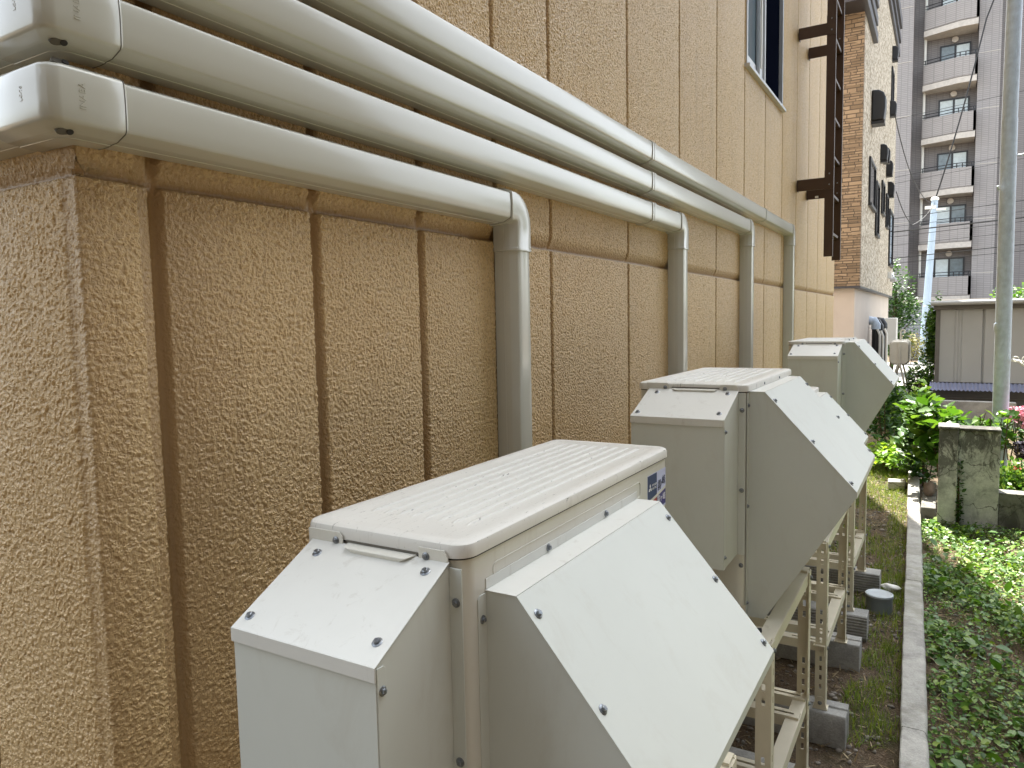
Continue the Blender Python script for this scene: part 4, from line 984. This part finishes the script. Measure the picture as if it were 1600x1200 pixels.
shrub('leafy_bush', 'tall loose weedy bush behind the farthest outdoor unit', 'bush', (-.50, 8.9, -1.08), (.34, .6, .52), 1100, (.04, .085), 'leaf_dark', clumps=26, cr_=.34)
shrub('leafy_bush', 'yellow-green low plants glowing in the sun at the end of the kerb', 'bush', (-.42, 8.35, -1.42), (.34, .42, .2), 900, (.04, .08), 'leaf_fresh', clumps=22)
shrub('weed', 'upright young weed with pale reddish top near the block wall', 'weed', (-.19, 9.5, -.98), (.14, .14, .38), 120, (.06, .11), 'leaf_fresh', clumps=8, stems=3)
shrub('leafy_bush', 'round dark green bush beside the left corner of the shed', 'bush', (-.27, 13.3, -1.12), (.26, .5, .36), 1200, (.04, .075), 'leaf_hyd', clumps=20)
shrub('leafy_bush', 'taller light green bush against the left corner of the shed', 'bush', (-.16, 14.4, -.45), (.17, .5, .72), 1500, (.04, .08), 'leaf_hyd', clumps=22)
shrub('clipped_shrub', 'olive clipped round shrub beyond the oil tank', 'shrub', (-.95, 26.4, -1.15), (.5, .5, .55), 1200, (.05, .08), 'topiary', clumps=20)
shrub('spiky_plant', 'patch of long light green leaves under the oil tank', 'plant', (-.52, 11.6, -1.4), (.3, .7, .3), 700, (.06, .16), 'leaf_fresh', clumps=18, up=1.0)
FB = shrub('flowering_bush', 'low bush with clusters of pink flowers right of the thick pole', 'bush', (.64, 7.5, -1.0), (.2, .22, .22), 300, (.04, .07), 'leaf_dark', clumps=9)
P = blob_pts((.60, 7.4, -.88), (.17, .18, .10), 900, 14, .3); leaf_obj('flower', P, rng.uniform(.018, .03, len(P)), 'pink', FB, .8)
shrub('flowering_bush', 'dark purple and white leaved plant below the pink flowers', 'bush', (.56, 7.0, -1.10), (.18, .14, .12), 520, (.025, .05), 'purple', clumps=10)
gb = shrub('garden_plants', 'mixed low green plants with orange flowers behind the low wall', 'plants', (.56, 6.72, -1.32), (.30, .22, .24), 1700, (.025, .05), 'leaf_cover', clumps=20, up=.9)
P = blob_pts((.52, 6.75, -1.2), (.05, .1, .05), 60, 4); leaf_obj('flower', P, rng.uniform(.015, .03, len(P)), 'redbit', gb, .8)
shrub('ivy', 'ivy creeping up the joint of the cracked wall', 'ivy', (.135, 6.225, -1.38), (.03, .02, .36), 110, (.025, .045), 'leaf_dark', clumps=12, stems=2)
def tree(label, base, h, r, n, size, mat, limbs=7):
    S = thing('tree', (base[0], base[1], -1.6), label, 'tree', 'trees behind')
    b = Vector((base[0], base[1], -1.65)); t = Vector((base[0]+.1, base[1], -1.6+h*.75)); q = MB(); q.tube([b, b.lerp(t, .5)+Vector((.06, 0, 0)), t], .04*h/2, 8, .012*h/2)
    for i in range(limbs):
        a = i*2.4; s0_ = b.lerp(t, .35+.08*i); e = s0_+Vector((math.cos(a)*r[0]*.7, math.sin(a)*r[1]*.7, r[2]*.45)); q.tube([s0_, s0_.lerp(e, .5)+Vector((0, 0, .1)), e], .012*h/2, 6, .004*h/2)
    q.build('trunk', 'bark', S, smooth=True)
    P = blob_pts((base[0], base[1], -1.6+h-r[2]*.95), r, n, 34, .36, -1.5); leaf_obj('crown', P, rng.uniform(size[0], size[1], len(P)), mat, S, .2); return S
tree('dark green tree between the tiled house and the porch', (-1.22, 22.5), 3.05, (.72, .9, 1.5), 6500, (.05, .10), 'leaf_dark')
tree('light green tree showing above the shed roof beside the thick pole', (1.75, 20), 2.4, (1.0, .9, .75), 3800, (.05, .10), 'leaf_hyd')
tree('light green tree showing above the shed roof at the right edge', (3.3, 20), 2.7, (1.0, .9, .8), 3800, (.05, .10), 'leaf_hyd')
tree('broad tree standing beyond the shed, out to the right', (7.5, 17), 5.5, (1.9, 1.9, 1.9), 7000, (.07, .13), 'leaf_dark')
# ground cover, grass, litter, pebbles
def scatter(n, x0, x1, y0, y1, p=1.0):
    x = rng.uniform(x0, x1, n); y = y0+(y1-y0)*rng.uniform(0, 1, n)**p; return x, y
def gz(x, y): return -1.6+.012*np.sin(x*3.1+1)*np.cos(y*1.7)+.007*np.sin(x*9+y*7)+.004*np.sin(x*23-y*17)
def patch(x, y, s, seed):
    return np.sin(x*s+seed)*np.cos(y*s*1.1+seed*2)+.6*np.sin(x*s*2.3+y*s*1.9+seed*3)+.4*np.cos(x*s*4.7-y*s*4.1+seed)
x, y = scatter(60000, -.16, 2.0, 1.3, 6.25, .8); k = (x > curbx(y)+.094) & (patch(x, y, 3.2, 1.3)+.8*patch(x, y, 9, 4) > -1.0); x, y = x[k], y[k]
xb_, yb2 = scatter(9000, .15, 2.2, 6.45, 8.6); x, y = np.concatenate([x, xb_]), np.concatenate([y, yb2])
P = np.stack([x, y, gz(x, y)+rng.uniform(.01, .075, len(x))], 1)
tag(leaf_obj('ground_cover', P, (.010+.032*rng.uniform(0, 1, len(P))**2)*(1+.35*patch(x, y, 5, 2)), 'leaf_cover', None, .15), 'dense small-leaved ground cover filling the garden bed', 'ground cover', None, 'stuff')
x, y = scatter(900, -.02, 1.6, 1.6, 6.1); P = np.stack([x, y, gz(x, y)+rng.uniform(.03, .1, len(x))], 1)
tag(leaf_obj('broad_weeds', P, rng.uniform(.02, .085, len(P)), 'leaf_hyd', None, .35), 'broader-leaved weeds standing in the garden ground cover', 'weeds', None, 'stuff')
x, y = scatter(30000, -1, .0, 3.7, 9.4, .9); k = ((patch(x, y, 2.6, .4) > .05) | (y > 6.6) | (x > curbx(y)-.13)) & (x < curbx(y)-.005); x, y = x[k], y[k]
x2, y2 = scatter(6000, -.32, -.09, 2.0, 5.5); k = (x2 < curbx(y2)-.005) & (patch(x2, y2, 4, 2) > .1); x2, y2 = x2[k], y2[k]
x3, y3 = scatter(6000, -.16, 1.8, 1.5, 6.2); k = x3 > curbx(y3)+.094; x3, y3 = x3[k], y3[k]
x4, y4 = scatter(7000, -.85, 1.8, 8.6, 13.5)
x, y = np.concatenate([x, x2, x3, x4]), np.concatenate([y, y2, y3, y4])
P = np.stack([x, y, gz(x, y)], 1); tag(blade_obj('grass', P, rng.uniform(.018, .065, len(P)), 'grass', None, 1.1), 'short yellow-green grass in patches over the dirt and round the kerb', 'grass', None, 'stuff')
x, y = scatter(24000, -1, 1.8, 1.2, 8.5, .7); k = ~((x > curbx(y)-.003) & (x < curbx(y)+.1)); x, y = x[k], y[k]
P = np.stack([x, y, gz(x, y)+rng.uniform(.002, .03, len(x))*(x > 0)+.004], 1)
tag(blade_obj('dry_litter', P, rng.uniform(.015, .055, len(P)), 'straw', None, .05, BLADE*np.array([1.6, 1, .4])), 'dry straw and leaf litter scattered on the soil', 'litter', None, 'stuff')
def pebbles(n):
    x, y = scatter(n, -1, 1.2, 1.3, 8, .6); k = ~((x > curbx(y)-.012) & (x < curbx(y)+.11)) & ((x < 0) | (rng.uniform(0, 1, n) < .3)); x, y = x[k], y[k]
    b = bmesh.new(); bmesh.ops.create_icosphere(b, subdivisions=1, radius=1); T = np.array([v.co[:] for v in b.verts]); Fc = np.array([[v.index for v in f_.verts] for f_ in b.faces]); b.free()
    n = len(x); s = (rng.uniform(.15, 1, (n, 1))**3*.012+.003)*rng.uniform(.6, 1.3, (n, 3)); s[:, 2] *= .6
    V = T[None]*(1+.25*rng.normal(0, 1, (n, len(T), 1))*.5)*s[:, None, :]+np.stack([x, y, gz(x, y)+s[:, 2]*.4], 1)[:, None, :]
    return V.reshape(-1, 3), (Fc[None]+len(T)*np.arange(n)[:, None, None]).reshape(-1, 3)
V, Fq = pebbles(14000); tag(raw('gravel', V, Fq, 'pebble', None, False), 'small loose stones strewn over the brown soil', 'gravel', None, 'stuff')
bpy.context.view_layer.update()
# ------------------------------------------------------------------ unseen houses added outside the frame to close off the low sky
HR = thing('sky_blocker_house', (10.8, -1, -1.6), 'unseen plain dark brown house added right of the frame to block the low sky', 'building')
q = MB(); q.box(4.7, 15, -10, 7.6, -1.6, 6.4); q.build('wall', 'sky_blocker', HR); q = MB(); q.prism([(4.2, 6.4), (15.6, 6.4), (10.0, 8.4)], 1, -10.4, 8.4); q.build('roof', 'eave', HR)
HB = thing('sky_blocker_house', (2, -8.6, -1.6), 'unseen plain dark brown house added behind the camera to block the low sky', 'building')
q = MB(); q.box(-2.4, 5.0, -14, -3.2, -1.6, 7.6); q.build('wall', 'sky_blocker', HB); q = MB(); q.prism([(-14.5, 7.6), (-2.8, 7.6), (-8.6, 9.6)], 0, -2.8, 5.3); q.build('roof', 'eave', HB)
bpy.context.view_layer.update()
